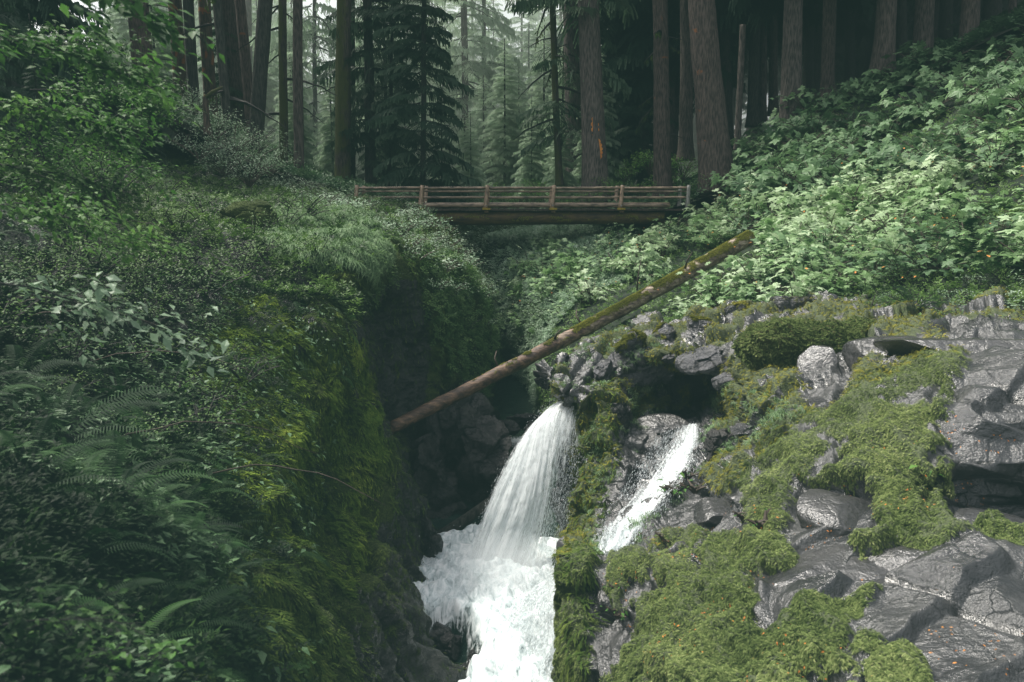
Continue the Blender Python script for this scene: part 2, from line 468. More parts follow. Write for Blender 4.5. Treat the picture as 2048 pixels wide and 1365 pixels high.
M['grass'] = leaf_mat('drooping_grass', [(0, (.04, .08, .03)), (.5, (.14, .24, .1)), (1, (.32, .44, .24))], trans=.3, rough=.6, spec=.3, patch=.3)
M['fern'] = leaf_mat('fern_frond', [(0, (.002, .009, .003)), (.5, (.008, .028, .007)), (1, (.06, .14, .04))], trans=.3, rough=.6, spec=.1, patch=.3)  # greens darkened to deepen the shade on the near left bank
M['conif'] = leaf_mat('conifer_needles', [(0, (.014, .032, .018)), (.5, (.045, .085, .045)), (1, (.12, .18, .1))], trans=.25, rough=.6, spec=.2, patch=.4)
M['litcon'] = leaf_mat('haze_lit_needles', [(0, (.16, .23, .16)), (.5, (.4, .52, .36)), (1, (.62, .7, .56))], trans=.5, rough=.6, spec=.2, patch=.3)  # sunlight and haze on far trees painted in as pale needles
M['shadecon'] = leaf_mat('shaded_conifer_needles', [(0, (.008, .022, .013)), (.5, (.03, .06, .035)), (1, (.09, .14, .085))], trans=.2, rough=.7, spec=.1, patch=.4)  # needles darkened so the forest reads as shaded
M['bark'] = bark_mat('bark_brown', (.022, .018, .015), (.15, .125, .105))
M['barkgrey'] = bark_mat('bark_grey', (.02, .018, .016), (.17, .145, .125))
M['barkdark'] = bark_mat('bark_dark', (.010, .011, .009), (.07, .068, .056))
M['barkpeel'] = bark_mat('bark_peeling', (.022, .016, .012), (.15, .11, .08), peel=.35)
M['barkmoss'] = bark_mat('bark_mossy', (.02, .015, .012), (.12, .1, .08), mossy=.8)
M['barkred'] = bark_mat('bark_red_flecked', (.022, .016, .013), (.17, .13, .11), peel=.03)
M['logbark'] = bark_mat('log_wet_wood', (.018, .008, .006), (.14, .075, .05), peel=.1, vs=1.2)
m, nt, out = newmat('log_skin')
tn = attr(nt, 'tone'); tc = nd(nt, 'ShaderNodeNewGeometry').outputs['Position']
mp = nd(nt, 'ShaderNodeMapping', ins={'Vector': tc, 'Rotation': (0, R(28), R(-40)), 'Scale': (1, 5, 5)})
a1 = nd(nt, 'ShaderNodeTexNoise', ins={'Vector': mp.outputs[0], 'Scale': 2.2, 'Detail': 8.0, 'Roughness': .7})
a2 = nd(nt, 'ShaderNodeTexNoise', ins={'Vector': tc, 'Scale': 1.1, 'Detail': 5.0})
up_ = ramp(nt, a1.outputs[0], [(.36, (.03, .02, .018)), (.5, (.2, .15, .10)), (.64, (.46, .4, .3))])
lo_ = ramp(nt, a1.outputs[0], [(.36, (.016, .009, .006)), (.5, (.09, .05, .03)), (.66, (.26, .16, .09))])
kk = math_(nt, 'ADD', tn, math_(nt, 'MULTIPLY', math_(nt, 'SUBTRACT', a2.outputs[0], .5), 1.1))
c = mixc(nt, ramp(nt, kk, [(.38, (0, 0, 0)), (.6, (1, 1, 1))]), up_, lo_)
c = mixc(nt, ramp(nt, a2.outputs[0], [(.66, (0, 0, 0)), (.68, (1, 1, 1))]), c, (.35, .1, .03, 1))
bp = nd(nt, 'ShaderNodeBump', ins={'Height': a1.outputs[0], 'Strength': .8, 'Distance': .05})
pb = nd(nt, 'ShaderNodeBsdfPrincipled', ins={'Base Color': c, 'Roughness': .5, 'Normal': bp.outputs[0]})
nt.links.new(pb.outputs[0], out.inputs[0]); M['logskin'] = m
M['twig'] = plain_mat('twig', (.03, .022, .016), (.08, .06, .045), scale=20)
M['darktwig'] = plain_mat('dark_twig', (.008, .008, .007), (.025, .022, .018), scale=20)
M['rail'] = plain_mat('weathered_log_rail', (.03, .02, .014), (.36, .27, .19), rough=.45, scale=3.5, stretch=(.7, 3, 3), spec=.5)
M['post'] = plain_mat('round_post_wood', (.08, .05, .03), (.42, .3, .2), rough=.5, scale=5, stretch=(3, 3, .8), spec=.5)
M['beam'] = plain_mat('stained_beam', (.012, .008, .005), (.09, .06, .018), rough=.7, scale=3, stretch=(.5, 2, 2))
M['deck'] = plain_mat('deck_planks', (.015, .011, .008), (.05, .035, .025), rough=.6, scale=5)
M['lichen'] = plain_mat('yellow_lichen', (.12, .09, .015), (.4, .3, .04), rough=.9, scale=14)
M['litter'] = plain_mat('fallen_orange_leaf', (.28, .08, .015), (.6, .26, .05), rough=.7, scale=3)
M['greypost'] = plain_mat('grey_post_wood', (.1, .1, .09), (.3, .3, .27), rough=.8, scale=5, stretch=(3, 3, .8))
M['foam'] = plain_mat('white_foam', (.62, .7, .72), (.92, .96, .97), rough=.8, scale=6, bump=.6)
M['fallA'] = fall_mat('falling_water_inner', seed=1.3)
M['fallB'] = fall_mat('falling_water_outer', seed=5.1, su=14)
M['stream'] = fall_mat('stream_water', su=5, sv=3.5, seed=8.2, lo=(.2, .26, .28), hi=(.8, .85, .86))
M['chute'] = fall_mat('chute_water', su=5, sv=2.2, seed=3.3, lo=(.14, .2, .22), hi=(.74, .8, .81))

# ================================================================== terrain
PP = lambda rows: [[P(*p) for p in r] for r in rows]

# --- left bank and cliff, far to near, each row runs from uphill on the left down to the gorge
LEFT = PP([
 [(-300,120,66),(200,250,58),(450,320,54),(680,372,50),(800,400,48.5),(870,430,48),(900,480,47.5),(915,540,47),(930,600,47),(940,760,47)],
 [(-300,150,50),(180,280,45),(450,350,41),(660,400,38.5),(800,425,36.5),(870,465,36),(915,520,36),(940,580,36),(960,660,36),(975,780,36)],
 [(-300,180,38),(130,310,34),(380,390,31),(600,420,29),(760,450,27.5),(850,500,27),(920,570,27),(950,660,27),(962,760,27.5),(975,900,27.5)],
 [(-300,210,30),(100,330,26),(340,410,24),(560,440,22.5),(700,475,21.5),(790,520,21),(850,610,21.5),(880,720,22),(905,830,22.5),(930,1010,22.5)],
 [(-300,240,24),(60,360,20.5),(300,450,19),(500,480,18),(640,510,17.2),(720,550,17),(705,640,18.6),(735,760,19),(800,900,18.8),(880,1100,18.5)],
 [(-300,270,19),(40,400,16.5),(260,500,15.5),(440,560,15),(580,620,14.6),(650,690,14.5),(680,790,14.8),(740,900,15.1),(800,1020,15.4),(860,1230,15.8)],
 [(-300,330,14),(10,480,12.5),(220,590,12),(390,680,11.6),(510,750,11.4),(580,850,11.4),(620,960,11.7),(700,1070,12.1),(790,1180,12.4),(850,1400,13)],
 [(-300,420,10.5),(-20,600,9.4),(160,720,8.9),(310,820,8.6),(420,910,8.4),(490,1010,8.4),(545,1100,8.8),(640,1210,9.4),(750,1300,10),(860,1480,11)],
 [(-400,520,7.5),(-80,760,6.4),(90,900,6.1),(230,1010,6),(340,1100,6),(430,1170,6.1),(520,1190,6.2),(590,1290,6.7),(640,1420,7.6),(780,1700,9)],
 [(-500,700,5),(-180,950,4.3),(0,1090,4.1),(120,1190,4),(230,1290,4),(340,1370,4.1),(470,1480,4.3),(560,1640,4.8),(640,1800,5.4),(780,2100,6.6)],
 [(-800,1000,3.2),(-400,1260,2.7),(-150,1400,2.5),(0,1500,2.4),(120,1600,2.4),(240,1700,2.5),(380,1850,2.6),(520,2050,2.9),(620,2300,3.4),(760,2900,4.2)],
])
S_left = Surf(LEFT, 420, 420)
if (S_left.N[:, 300].mean(0)[0]) < 0: S_left.flip = True; S_left.normals()
g = S_left.G
vv = np.linspace(0, 1, 420)[None, :] * np.ones((420, 1))
S_left.push(.55 * fbm(g, .5, 3) + .14 * fbm(g, 1.6, 4, ridged=True) + np.clip((vv - .42) / .12, 0, 1) * (.34 * fbm(g * np.array([1, 1, .28]), 1.3, 4, ridged=True, off=31) + .5 * facets(g * np.array([1, 1, .6]), .9, 3)) + .05 * fbm(g, 6, 3, ridged=True))
gx, gy = proj(S_left.G)
# mossy weight: mostly on the steep face
steep = np.clip((vv - .42) / .15, 0, 1)
mossw = np.clip(.75 * steep - np.clip((vv - .72) / .2, 0, 1) * .62, 0, 1)
VOIDP = [(690,650),(720,610),(790,560),(840,560),(862,700),(845,850),(780,870),(740,930),(715,830),(690,740)]  # moss left off here so the recess under the lip looks shaded
mossw = np.where(in_poly(gx, gy, VOIDP), 0, mossw)
me = S_left.mesh('cliff_bank', extra={'moss': mossw})
o = link('left_bank', me, M['cliff']); tag(o, kind='structure', label='steep mossy gorge bank dropping from undergrowth to the water', cat='ground')

# --- right rock platform: a table of distances over image columns and rows
RC = [1160, 1230, 1320, 1420, 1520, 1640, 1780, 1920, 2060, 2400]
RT = {
 600: [19.5,19,18.6,18.2,17.6,16.8,16.0,15,14,12.5],
 650: [17.6,17.2,17,16.4,15.6,14.4,13,11.8,11,10],
 700: [16.6,16.2,15.8,15,13.8,12.3,10.8,9.7,9.2,8.6],
 760: [15.8,15.9,16.6,16.4,12.3,10.6,9.3,8.2,8,7.6],
 820: [15.2,15.4,16.6,16.8,11.2,9.5,8.3,7.5,7.3,7.2],
 880: [14.8,14.6,15,13.6,10,8.5,7.6,7.2,7.1,7],
 940: [14.4,14,13.6,11.4,9,7.8,7.2,7,6.9,6.9],
 1000:[14.1,13.6,12.4,10,8.2,7.3,6.9,7.2,7.5,7.6],
 1050:[13.8,12.6,10.4,8.6,7.3,6.7,6.4,6.4,6.6,6.8],
 1090:[13.4,10.6,8.9,7.7,6.9,6.3,6.1,6,6,6],
 1125:[8.4,8.2,7.9,7.2,6.5,6,5.8,5.7,5.6,5.4],
 1190:[7.9,7.5,7.2,6.6,6,5.6,5.4,5.3,5.2,5],
 1270:[7.6,7.1,6.5,5.9,5.4,5.1,4.9,4.8,4.7,4.5],
 1365:[7.4,6.7,5.9,5.3,4.9,4.6,4.4,4.3,4.2,4],
 1500:[7.2,6.2,5.3,4.7,4.3,4,3.8,3.7,3.6,3.4],
 1900:[7,5.6,4.6,3.9,3.4,3,2.8,2.7,2.6,2.4],
}
RR = sorted(RT)
def plat_Y(px, py):
    px = min(max(px, RC[0]), RC[-1]); py = min(max(py, RR[0]), RR[-1])
    i = max(k for k in range(len(RR) - 1) if RR[k] <= py)
    j = max(k for k in range(len(RC) - 1) if RC[k] <= px)
    u = (py - RR[i]) / (RR[i + 1] - RR[i]); v = (px - RC[j]) / (RC[j + 1] - RC[j])
    a, b = RT[RR[i]], RT[RR[i + 1]]
    return (a[j] * (1 - v) + a[j + 1] * v) * (1 - u) + (b[j] * (1 - v) + b[j + 1] * v) * u
LX = {600:1200, 650:1165, 700:1130, 760:1110, 820:1188, 880:1186, 940:1176, 1000:1164, 1050:1152, 1090:1140, 1125:1152, 1190:1148, 1270:1142, 1365:1140, 1500:1135, 1900:1120}
SH = {600: (85, 60, 36, 18, 5), 650: (55, 38, 20, 8, 0), 700: (30, 18, 8, 2, 0), 760: (10, 5, 0, 0, 0)}
rows = []
for y in RR:
    x0 = LX[y]; xs = [x0] + [x for x in RC[1:]]
    xs[1] = max(xs[1], x0 + 45)
    rr = [P(x, y + (SH[y][k] if y in SH and k < 5 else 0), RT[y][k]) for k, x in enumerate(xs)]
    e = rr[0]
    wall = [np.array([e[0] + .35, e[1] + .3, -1.0]), np.array([e[0] + .18, e[1] + .12, (e[2] - 1) * .5])]   # side wall down to the river bed
    rows.append(wall + [e + np.array([-.02, 0, -.12])] + rr)
S_plat = Surf(rows, 560, 520)
if S_plat.N[:, 300:].mean((0, 1))[1] > 0: S_plat.flip = True; S_plat.normals()
gx, gy = proj(S_plat.G)
POLY_MOSS = [
 [(1215,1500),(1235,1280),(1285,1180),(1320,1130),(1290,1085),(1360,1060),(1440,1085),(1570,1088),(1605,1130),(1600,1165),(1540,1165),(1505,1160),(1515,1215),(1560,1252),(1640,1240),(1770,1200),(1725,1250),(1690,1290),(1850,1365),(1900,1500)],
 [(1120,1500),(1140,1120),(1195,1092),(1175,1180),(1195,1365),(1200,1500)],
 [(1400,940),(1480,885),(1600,850),(1680,825),(1745,700),(1885,675),(1935,720),(1900,800),(1900,960),(1855,1000),(1905,1060),(1960,1110),(1880,1125),(1760,1085),(1745,960),(1650,985),(1600,965),(1550,1095),(1490,1080),(1510,980),(1430,985)],
 [(1480,720),(1560,640),(1700,625),(1875,655),(1800,705),(1700,680),(1640,705),(1600,740),(1610,830),(1540,800),(1500,840),(1430,870)],
 [(1160,780),(1225,760),(1230,900),(1205,1080),(1110,1130),(1140,1000)],
 [(1215,1120),(1300,1120),(1285,1200),(1240,1260)],
 [(1700,1100),(1790,1095),(1800,1140),(1730,1135)],
 [(1930,1060),(2060,1080),(2060,1120),(1960,1110)],
]
wob = fbm(S_plat.G, 3.5, 4) * 26 + fbm(S_plat.G, 14, 3) * 22
wob2 = fbm(S_plat.G, 3.5, 4, off=40) * 20
mw = np.zeros(gx.shape)
for pl in POLY_MOSS: mw = np.maximum(mw, in_poly(gx + wob, gy + wob2, pl).astype(float))
holes = fbm(S_plat.G, 1.5, 4, off=71) + .35 * fbm(S_plat.G, 7, 3, off=17)
mw = mw * (holes > -.17)
upper = ((gy < 830) & (gx < 1600)) | (gy < 640)
patchy = (fbm(S_plat.G, 1.8, 4, off=9) > .02)
mw = np.maximum(mw, (upper & patchy).astype(float) * .9)
# the second stream's channel carries no moss
chan = in_poly(gx, gy, [(1200,1090),(1215,1000),(1290,880),(1340,820),(1410,830),(1410,930),(1330,1010),(1250,1085)])
mw[chan] = 0
blocky = facets(S_plat.G * np.array([1, 1, .75]), 1.5, 0) * .9 + facets(S_plat.G, 3.6, 9) * .5
far = np.clip((S_plat.G[..., 1] - 8.5) / 3, 0, 1)
near_l = facets(S_plat.G, .7, 5) * .34 + facets(S_plat.G, 2.4, 15) * .06
drape = fbm(S_plat.G * np.array([1, .5, .18]), 2.3, 4, ridged=True)
dist0 = S_plat.G[..., 1]
mb = mw.copy()
for _ in range(10):
    mb = (mb + np.roll(mb, 1, 0) + np.roll(mb, -1, 0) + np.roll(mb, 1, 1) + np.roll(mb, -1, 1)) / 5
sv_ = (S_plat.G @ np.array([.22, -.34, .91])) * 3.1 + .9 * fbm(S_plat.G, .9, 3, off=50)
fr = sv_ - np.floor(sv_)
terr = .13 * (fr - np.clip((fr - .86) / .14, 0, 1) - .43)
near_l = near_l + terr
d = blocky * far + near_l * (1 - .75 * mb) * (1 - far) + .07 * fbm(S_plat.G, .9, 4) + .03 * fbm(S_plat.G, 5, 4, ridged=True) * (.12 + .88 * far)
d = d + mb * (.02 + .24 * drape * np.clip(7 / dist0, 0, 1))
S_plat.push(d)
me = S_plat.mesh('rock_platform', extra={'moss': mw * .9})
o = link('rock_ledge', me, M['rock']); tag(o, kind='structure', label='wet dark rock ledge beside the falls', cat='ground')

# --- right slope above the ledge
SLOPE = [
 [(975,470,40),(985,520,38),(990,590,36.5),(1000,650,35.6),(1020,700,34.8),(1040,752,34),(1045,870,33.5)],
 [(1045,460,42),(1042,510,37.5),(1048,570,34.8),(1058,640,32.6),(1068,705,31.4),(1076,795,30.3),(1080,920,30)],
 [(1110,445,44),(1100,500,37),(1100,560,32),(1100,620,29),(1092,690,27.5),(1088,790,26.4),(1090,940,25.5)],
 [(1180,430,46),(1190,480,37),(1195,530,31),(1200,580,26),(1190,640,22.5),(1180,700,20.5),(1170,800,19.5)],
 [(1280,425,46),(1300,470,36),(1310,510,30),(1320,560,25),(1330,610,21),(1330,650,19),(1330,720,18)],
 [(1400,385,45),(1420,450,34),(1425,500,28),(1430,550,23),(1440,600,20),(1450,645,17.8),(1460,710,17)],
 [(1550,262,43),(1560,365,33),(1560,470,26),(1565,530,21),(1570,585,18),(1575,640,16),(1580,700,15)],
 [(1700,180,42),(1700,318,32),(1700,440,24),(1700,520,19),(1705,590,16),(1710,650,14),(1715,700,13)],
 [(1850,140,42),(1850,262,30),(1850,410,22),(1850,500,17),(1850,590,14.3),(1850,660,12.6),(1850,710,11.5)],
 [(2050,70,40),(2050,205,27),(2050,370,19),(2050,480,15.5),(2050,590,13),(2050,665,11.4),(2050,720,10.4)],
 [(2400,-60,36),(2400,140,22),(2400,290,16),(2400,440,13),(2400,560,11),(2400,680,9.8),(2400,760,9)],
 [(2900,-260,30),(2900,-60,20),(2900,150,14),(2900,350,11),(2900,540,9),(2900,740,8),(2900,900,7)],
]
SLC = [[P(c[0][0] + 10, c[0][1] - 4, c[0][2] + 34), P(c[0][0] + 5, c[0][1] - 5, c[0][2] + 8)] + [P(*q) for q in c] for c in SLOPE]
S_slope = Surf(SLC, 360, 340)
if S_slope.N[:, :190].mean((0, 1))[2] < 0: S_slope.flip = True; S_slope.normals()
S_slope.G[:, :, 2] -= .35
S_slope.push(.3 * fbm(S_slope.G, .5, 4) + .08 * fbm(S_slope.G, 3, 3))
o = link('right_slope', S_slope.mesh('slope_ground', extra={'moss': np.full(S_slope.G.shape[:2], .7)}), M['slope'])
tag(o, kind='structure', label='shaded soil slope under the broad leaved thicket', cat='ground')
SGX, SGY = proj(S_slope.G)

# --- gorge end wall under the bridge
ENDW = PP([[(700,425,47),(700,500,46),(720,560,45),(740,640,44),(760,720,44),(760,800,44)],
           [(880,425,47),(880,500,44),(890,560,42.5),(900,640,42),(900,720,42),(900,800,42)],
           [(960,425,48),(960,480,45),(965,560,43.5),(970,640,43),(975,700,42.5),(975,800,42)],
           [(1040,425,48),(1040,470,45),(1040,560,43.5),(1030,640,43),(1030,700,42.5),(1030,800,42)],
           [(1130,415,46),(1130,470,43),(1120,560,41),(1110,640,40.5),(1110,700,40),(1110,800,40)],
           [(1260,415,46),(1260,470,44),(1250,560,42),(1240,640,41),(1240,700,41),(1240,800,41)]])
S_end = Surf(ENDW, 130, 160)
if S_end.N[:, 80].mean(0)[1] > 0: S_end.flip = True; S_end.normals()
S_end.push(.5 * fbm(S_end.G, .5, 4) + .25 * fbm(S_end.G, 1.8, 3, ridged=True))
o = link('gorge_end_wall', S_end.mesh('end_wall', extra={'moss': np.full(S_end.G.shape[:2], .62)}), M['cliff'])
tag(o, kind='structure', label='fern hung rock wall under the bridge', cat='ground')

# --- forest floor: one sheet out to the horizon, lower inside the gorge
def ground_h(x, y):
    xs = [-400,-60,-30,-24,-20,-16,-12,-8,-4,0,5,9,12,16,22,30,60,400]
    hs = [60,20,9.5,7.2,5.8,3.6,1.4,.2,-.4,-.9,-.8,-.2,1.4,3.6,7.2,11,24,60]
    k = 1 + np.clip(y - 46, 0, 400) * .0125
    h = np.interp(x / k, xs, hs)
    h = h + .035 * np.clip(y - 60, 0, 1000)
    return h + CAMZ
NX, NY = 260, 240
gxs = np.sign(np.linspace(-1, 1, NX)) * np.abs(np.linspace(-1, 1, NX)) ** 2.2 * 600
gys = 39 + np.linspace(0, 1, NY) ** 2.4 * 900
X, Yg = np.meshgrid(gxs, gys)
H = ground_h(X, Yg)
Gf = np.stack([X, Yg, H], -1)
Gf[..., 2] += .5 * fbm(Gf * np.array([1, 1, 0]), .25, 4)
S_for = Surf(Gf[:2, :2], 2, 2)
S_for.G = Gf; S_for.flip = False; S_for.normals()
if S_for.N[..., 2].mean() < 0: S_for.flip = True; S_for.normals()
gulf = (X > -4.5) & (X < 4.8) & (Yg < 47.5)
Gf[..., 2] = np.where(gulf, np.minimum(Gf[..., 2], CAMZ - 6.5), Gf[..., 2])
S_for.G = Gf
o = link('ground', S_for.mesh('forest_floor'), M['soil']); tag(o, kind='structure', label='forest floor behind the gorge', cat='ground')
# land around and behind the viewer, below everything the photograph shows
base = [[np.array([x, y, z]) for x, z in ((-600, 8), (-60, 7), (-18, 5.5), (-9, 4.5 if y < 2 else .6), (0, 4.2 if y < 2 else -1.6), (7, 4.4 if y < 2 else -1.2), (18, 3.0), (60, 5), (600, 8))] for y in (-600, -60, -8, 0, 6, 20, 45)]
S_b = Surf(base, 160, 200)
if S_b.N[..., 2].mean() < 0: S_b.flip = True; S_b.normals()
S_b.G[..., 2] -= 1.2
o = link('riverbed', S_b.mesh('bed'), M['soil']); tag(o, kind='structure', label='dark river bed and land under the banks', cat='ground')

# ================================================================== water
nx, ny = 240, 520
wx = np.linspace(-7, 4.5, nx); wy = np.linspace(4, 48, ny)
X, Yw = np.meshgrid(wx, wy)
G = np.stack([X, Yw, np.zeros_like(X)], -1)
px, py = proj(G)
FOAM = [(700,1420),(820,1330),(760,1250),(740,1120),(880,1090),(960,1070),(1010,1080),(1100,1100),(1180,1110),(1180,1500),(860,1500),(960,1340),(930,1290),(880,1262),(820,1275)]
fo = in_poly(px + fbm(G, 2, 3) * 30, py + fbm(G, 2, 3, off=5) * 20, FOAM).astype(float)
for _ in range(6): fo = (fo + np.roll(fo, 1, 0) + np.roll(fo, -1, 0) + np.roll(fo, 1, 1) + np.roll(fo, -1, 1)) / 5
rap = np.exp(-((px - 1040) / 60) ** 2 - ((py - 885) / 14) ** 2) * .75
G[..., 2] = .02 * fbm(G, 3, 3) + fo * (.16 + .26 * fbm(G, 1.6, 4, ridged=True) + .06 * fbm(G, 5, 4, ridged=True))
G[..., 2] += .3 * fo * np.exp(-((X + .35) / 1.3) ** 2 - ((Yw - 14.1) / 1.2) ** 2) + .35 * fo * np.exp(-((X + .1) / 1.3) ** 2 - ((Yw - 11.8) / 1.3) ** 2)
S_w = Surf(G[:2, :2], 2, 2); S_w.G = G; S_w.flip = False; S_w.normals()
if S_w.N[..., 2].mean() < 0: S_w.flip = True
o = link('river', S_w.mesh('river_surface', extra={'foam': np.clip(fo * .95 + rap, 0, 1)}), M['water'])
tag(o, kind='structure', label='dark river with white foam under the falls', cat='water')

def sheet(name, rows, mat, dens, off=0.0, amp=.05, nr=240, nc=110, seed=0, parent=None):
    S = Surf([[P(*p) for p in r] for r in rows], nr, nc)
    if S.N.mean((0, 1))[1] > 0: S.flip = True; S.normals()
    v, u = np.meshgrid(np.linspace(0, 1, nr), np.linspace(0, 1, nc), indexing='ij')
    st = np.stack([u * 14, v * 3.0, np.full_like(u, seed)], -1)
    S.push(off + amp * (fbm(st, 1, 4) + .22 * fbm(S.G, 7, 3)) * (0.4 + v))
    D = dens(u, v)
    return link(name, S.mesh(name, extra={'dens': D}), M[mat], parent), S

FALL = [
 [(1106,824,16.2),(1132,808,16.1),(1157,799,16),(1182,795,15.8)],
 [(1056,876,15.8),(1092,856,15.7),(1135,838,15.6),(1182,845,15.5)],
 [(1008,942,15.4),(1072,930,15.3),(1118,925,15.2),(1176,920,15.2)],
 [(970,1026,15),(1044,1025,14.9),(1100,1030,14.9),(1162,1010,14.9)],
 [(942,1108,14.7),(1008,1120,14.6),(1080,1125,14.6),(1130,1105,14.6)],
 [(915,1188,14.3),(990,1205,14.2),(1060,1205,14.2),(1112,1185,14.3)],
 [(898,1250,13.9),(975,1275,13.8),(1050,1270,13.8),(1100,1240,13.9)],
]
fall = empty('waterfall', P(1060, 1180, 14.8)); fall.location.z = 0
tag(fall, 'tall white waterfall pouring over the ledge into the gorge', 'waterfall')
fl = Vector(fall.location)
def reparent(o, root):
    o.parent = root
    o.matrix_parent_inverse = Matrix.Translation(-Vector(root.location))
FD = lambda v: .9 * np.clip((v - .72) / .28, 0, 1)
D1 = lambda u, v: -FD(v) + np.clip(.98 - 1.0 * np.clip(u - .38 + .1 * v, 0, 1) * 2.0 * np.clip(v * 3, 0, 1), .12, 1.1) - np.clip(.08 - u, 0, .08) * 4
D2 = lambda u, v: -FD(v) + np.clip(.75 - 1.25 * np.clip(u - .35, 0, 1) * np.clip(v * 2.5, 0, 1), .0, 1) - np.clip(.1 - u, 0, .1) * 5
o1, SF = sheet('inner_curtain', FALL, 'fallA', D1, 0, .03, seed=1); reparent(o1, fall)
o2, _ = sheet('outer_curtain', FALL, 'fallB', D2, .13, .07, seed=7); reparent(o2, fall)

ch = []
for l, m1, m2, r in [((1345,838),(1362,842),(1378,848),(1398,846)), ((1310,880),(1340,882),(1368,884),(1398,886)), ((1262,950),(1300,950),(1340,940),(1382,936)),
                 ((1228,1000),(1262,1005),(1300,1000),(1342,985)), ((1205,1050),(1235,1050),(1265,1045),(1300,1035)), ((1190,1100),(1215,1105),(1240,1100),(1262,1085))]:
    ch.append([(x, y, plat_Y(x, y) - .35 - .5 * max(0, (y - 940) / 160)) for x, y in (l, m1, m2, r)])
casc = empty('waterfall', P(1300, 960, 13)); tag(casc, 'narrow white cascade sliding between the dark rocks right of the mossy fin', 'waterfall')
Dc = lambda u, v: np.clip(.02 + .8 * np.clip((u - .3 + .45 * v) * 1.8, 0, 1), 0, .8) - np.clip(.06 - u, 0, .06) * 4 - np.clip(u - .8, 0, .2) * 3.2
o3, SC = sheet('sliding_water', ch, 'stream', Dc, 0, .09, seed=3); reparent(o3, casc)

LOW = [[(1098,1146,13),(1118,1136,12.8),(1140,1128,12.6),(1175,1122,12.4)],
       [(1050,1190,12.6),(1085,1180,12.4),(1125,1170,12.2),(1175,1165,12)],
       [(1010,1240,12.1),(1050,1235,11.9),(1105,1225,11.7),(1172,1215,11.5)],
       [(970,1310,11.6),(1020,1310,11.4),(1085,1300,11.2),(1165,1285,11)],
       [(925,1400,11.2),(990,1400,10.9),(1060,1390,10.7),(1150,1370,10.5)],
       [(880,1520,10.9),(950,1520,10.6),(1030,1510,10.3),(1130,1500,10.1)]]
lowf = empty('waterfall', P(1080, 1280, 11.5)); tag(lowf, 'broad white chute bursting out behind the near mossy block at the bottom', 'waterfall')
Dl = lambda u, v: -1.2 * np.clip(.12 - v, 0, .12) / .12 + np.clip(.55 - .5 * np.clip(.25 - v, 0, 1) * 2, 0, 1) - np.clip(.1 - u, 0, .1) * 5
o4, SL = sheet('chute_sheet', LOW, 'chute', Dl, 0, .08, seed=11); reparent(o4, lowf)
o5, _ = sheet('chute_spray', LOW, 'chute', lambda u, v: Dl(u, v) - .45, .16, .12, seed=13); reparent(o5, lowf)

# flying droplets: small elongated flakes of water along the falls
dt = (np.array([[-.5, 0, -1.6], [.5, 0, -1.6], [0, .3, 3.0], [0, -.3, 2.0]]), np.array([[0, 1, 2], [0, 1, 3], [1, 2, 3], [0, 2, 3]]), np.full(4, .5))
Vs, Fs, n0 = [], [], 0
for S, cnt, sp in ((SF, 16000, .09), (SL, 14000, .13), (SC, 9000, .06)):
    pos, N = S.scatter(cnt)
    pos = pos + N * np.abs(RNG.normal(0, sp, (cnt, 1))) + RNG.normal(0, sp * .6, (cnt, 3))
    dirn = np.tile([[-.25, -.15, -1.0]], (cnt, 1)) + RNG.normal(0, .25, (cnt, 3))
    V, F, T = batch(dt, pos, frames(dirn), RNG.uniform(.003, .010, cnt))
    Vs.append(V); Fs.append(F + n0); n0 += len(V)
k = 3000   # spatter above the plunge pool
pos = np.stack([RNG.normal(-.35, .5, k), RNG.normal(14.0, .5, k), np.abs(RNG.normal(.2, .4, k))], -1)
V, F, T = batch(dt, pos, frames(RNG.normal(0, 1, (k, 3))), RNG.uniform(.004, .012, k))
Vs.append(V); Fs.append(F + n0)
me = mesh_arrays('spray', np.concatenate(Vs), np.concatenate(Fs))
o = link('water_spray', me, M['foam']); tag(o, 'white flying drops and spray around the falls', 'spray', kind='stuff')

# ================================================================== plant templates
OVAL = (np.array([[0,0,0],[.38,.26,.05],[.38,-.26,.05],[1,0,-.12],[.5,0,0]]), np.array([[0,4,1],[1,4,3],[0,2,4],[2,3,4]]), np.array([.35,.55,.55,.6,.4]))

def palmate(lobes=7, droop=.28):
    V, T = [[0, 0, .02]], [.45]
    A = np.linspace(-2.55, 2.55, lobes)
    pts = []
    for k, a in enumerate(A):
        L = 1.0 - .42 * (abs(a) / 2.55) ** 1.5
        da = (A[1] - A[0]) * .5
        for (q, r) in ((-.62, .58), (-.34, .86), (-.2, .76), (0, 1.0), (.2, .76), (.34, .86), (.62, .58)):
            pts.append((a + q * da, r * L))
        if k < lobes - 1: pts.append((a + da, .44))
    for a, r in pts:
        V.append([r * math.cos(a), r * math.sin(a), -droop * r * r + .03 * math.cos(a * 7)])
        T.append(.45 + .25 * r)
    n = len(pts)
    F = [(0, i + 1, i + 2) for i in range(n - 1)]
    return np.array(V), np.array(F), np.array(T)
PALM = palmate()
PALM5 = palmate(5, .2)

def frames_x(X, up=None):
    """rotation taking +X to X and +Z as near to up as possible"""
    X = X / (np.linalg.norm(X, axis=1)[:, None] + 1e-9)
    U = np.tile([[0, 0, 1.0]], (len(X), 1)) if up is None else up
    Yv = np.cross(U, X); Yv /= np.linalg.norm(Yv, axis=1)[:, None] + 1e-9
    Z = np.cross(X, Yv)
    return np.stack([X, Yv, Z], axis=2)

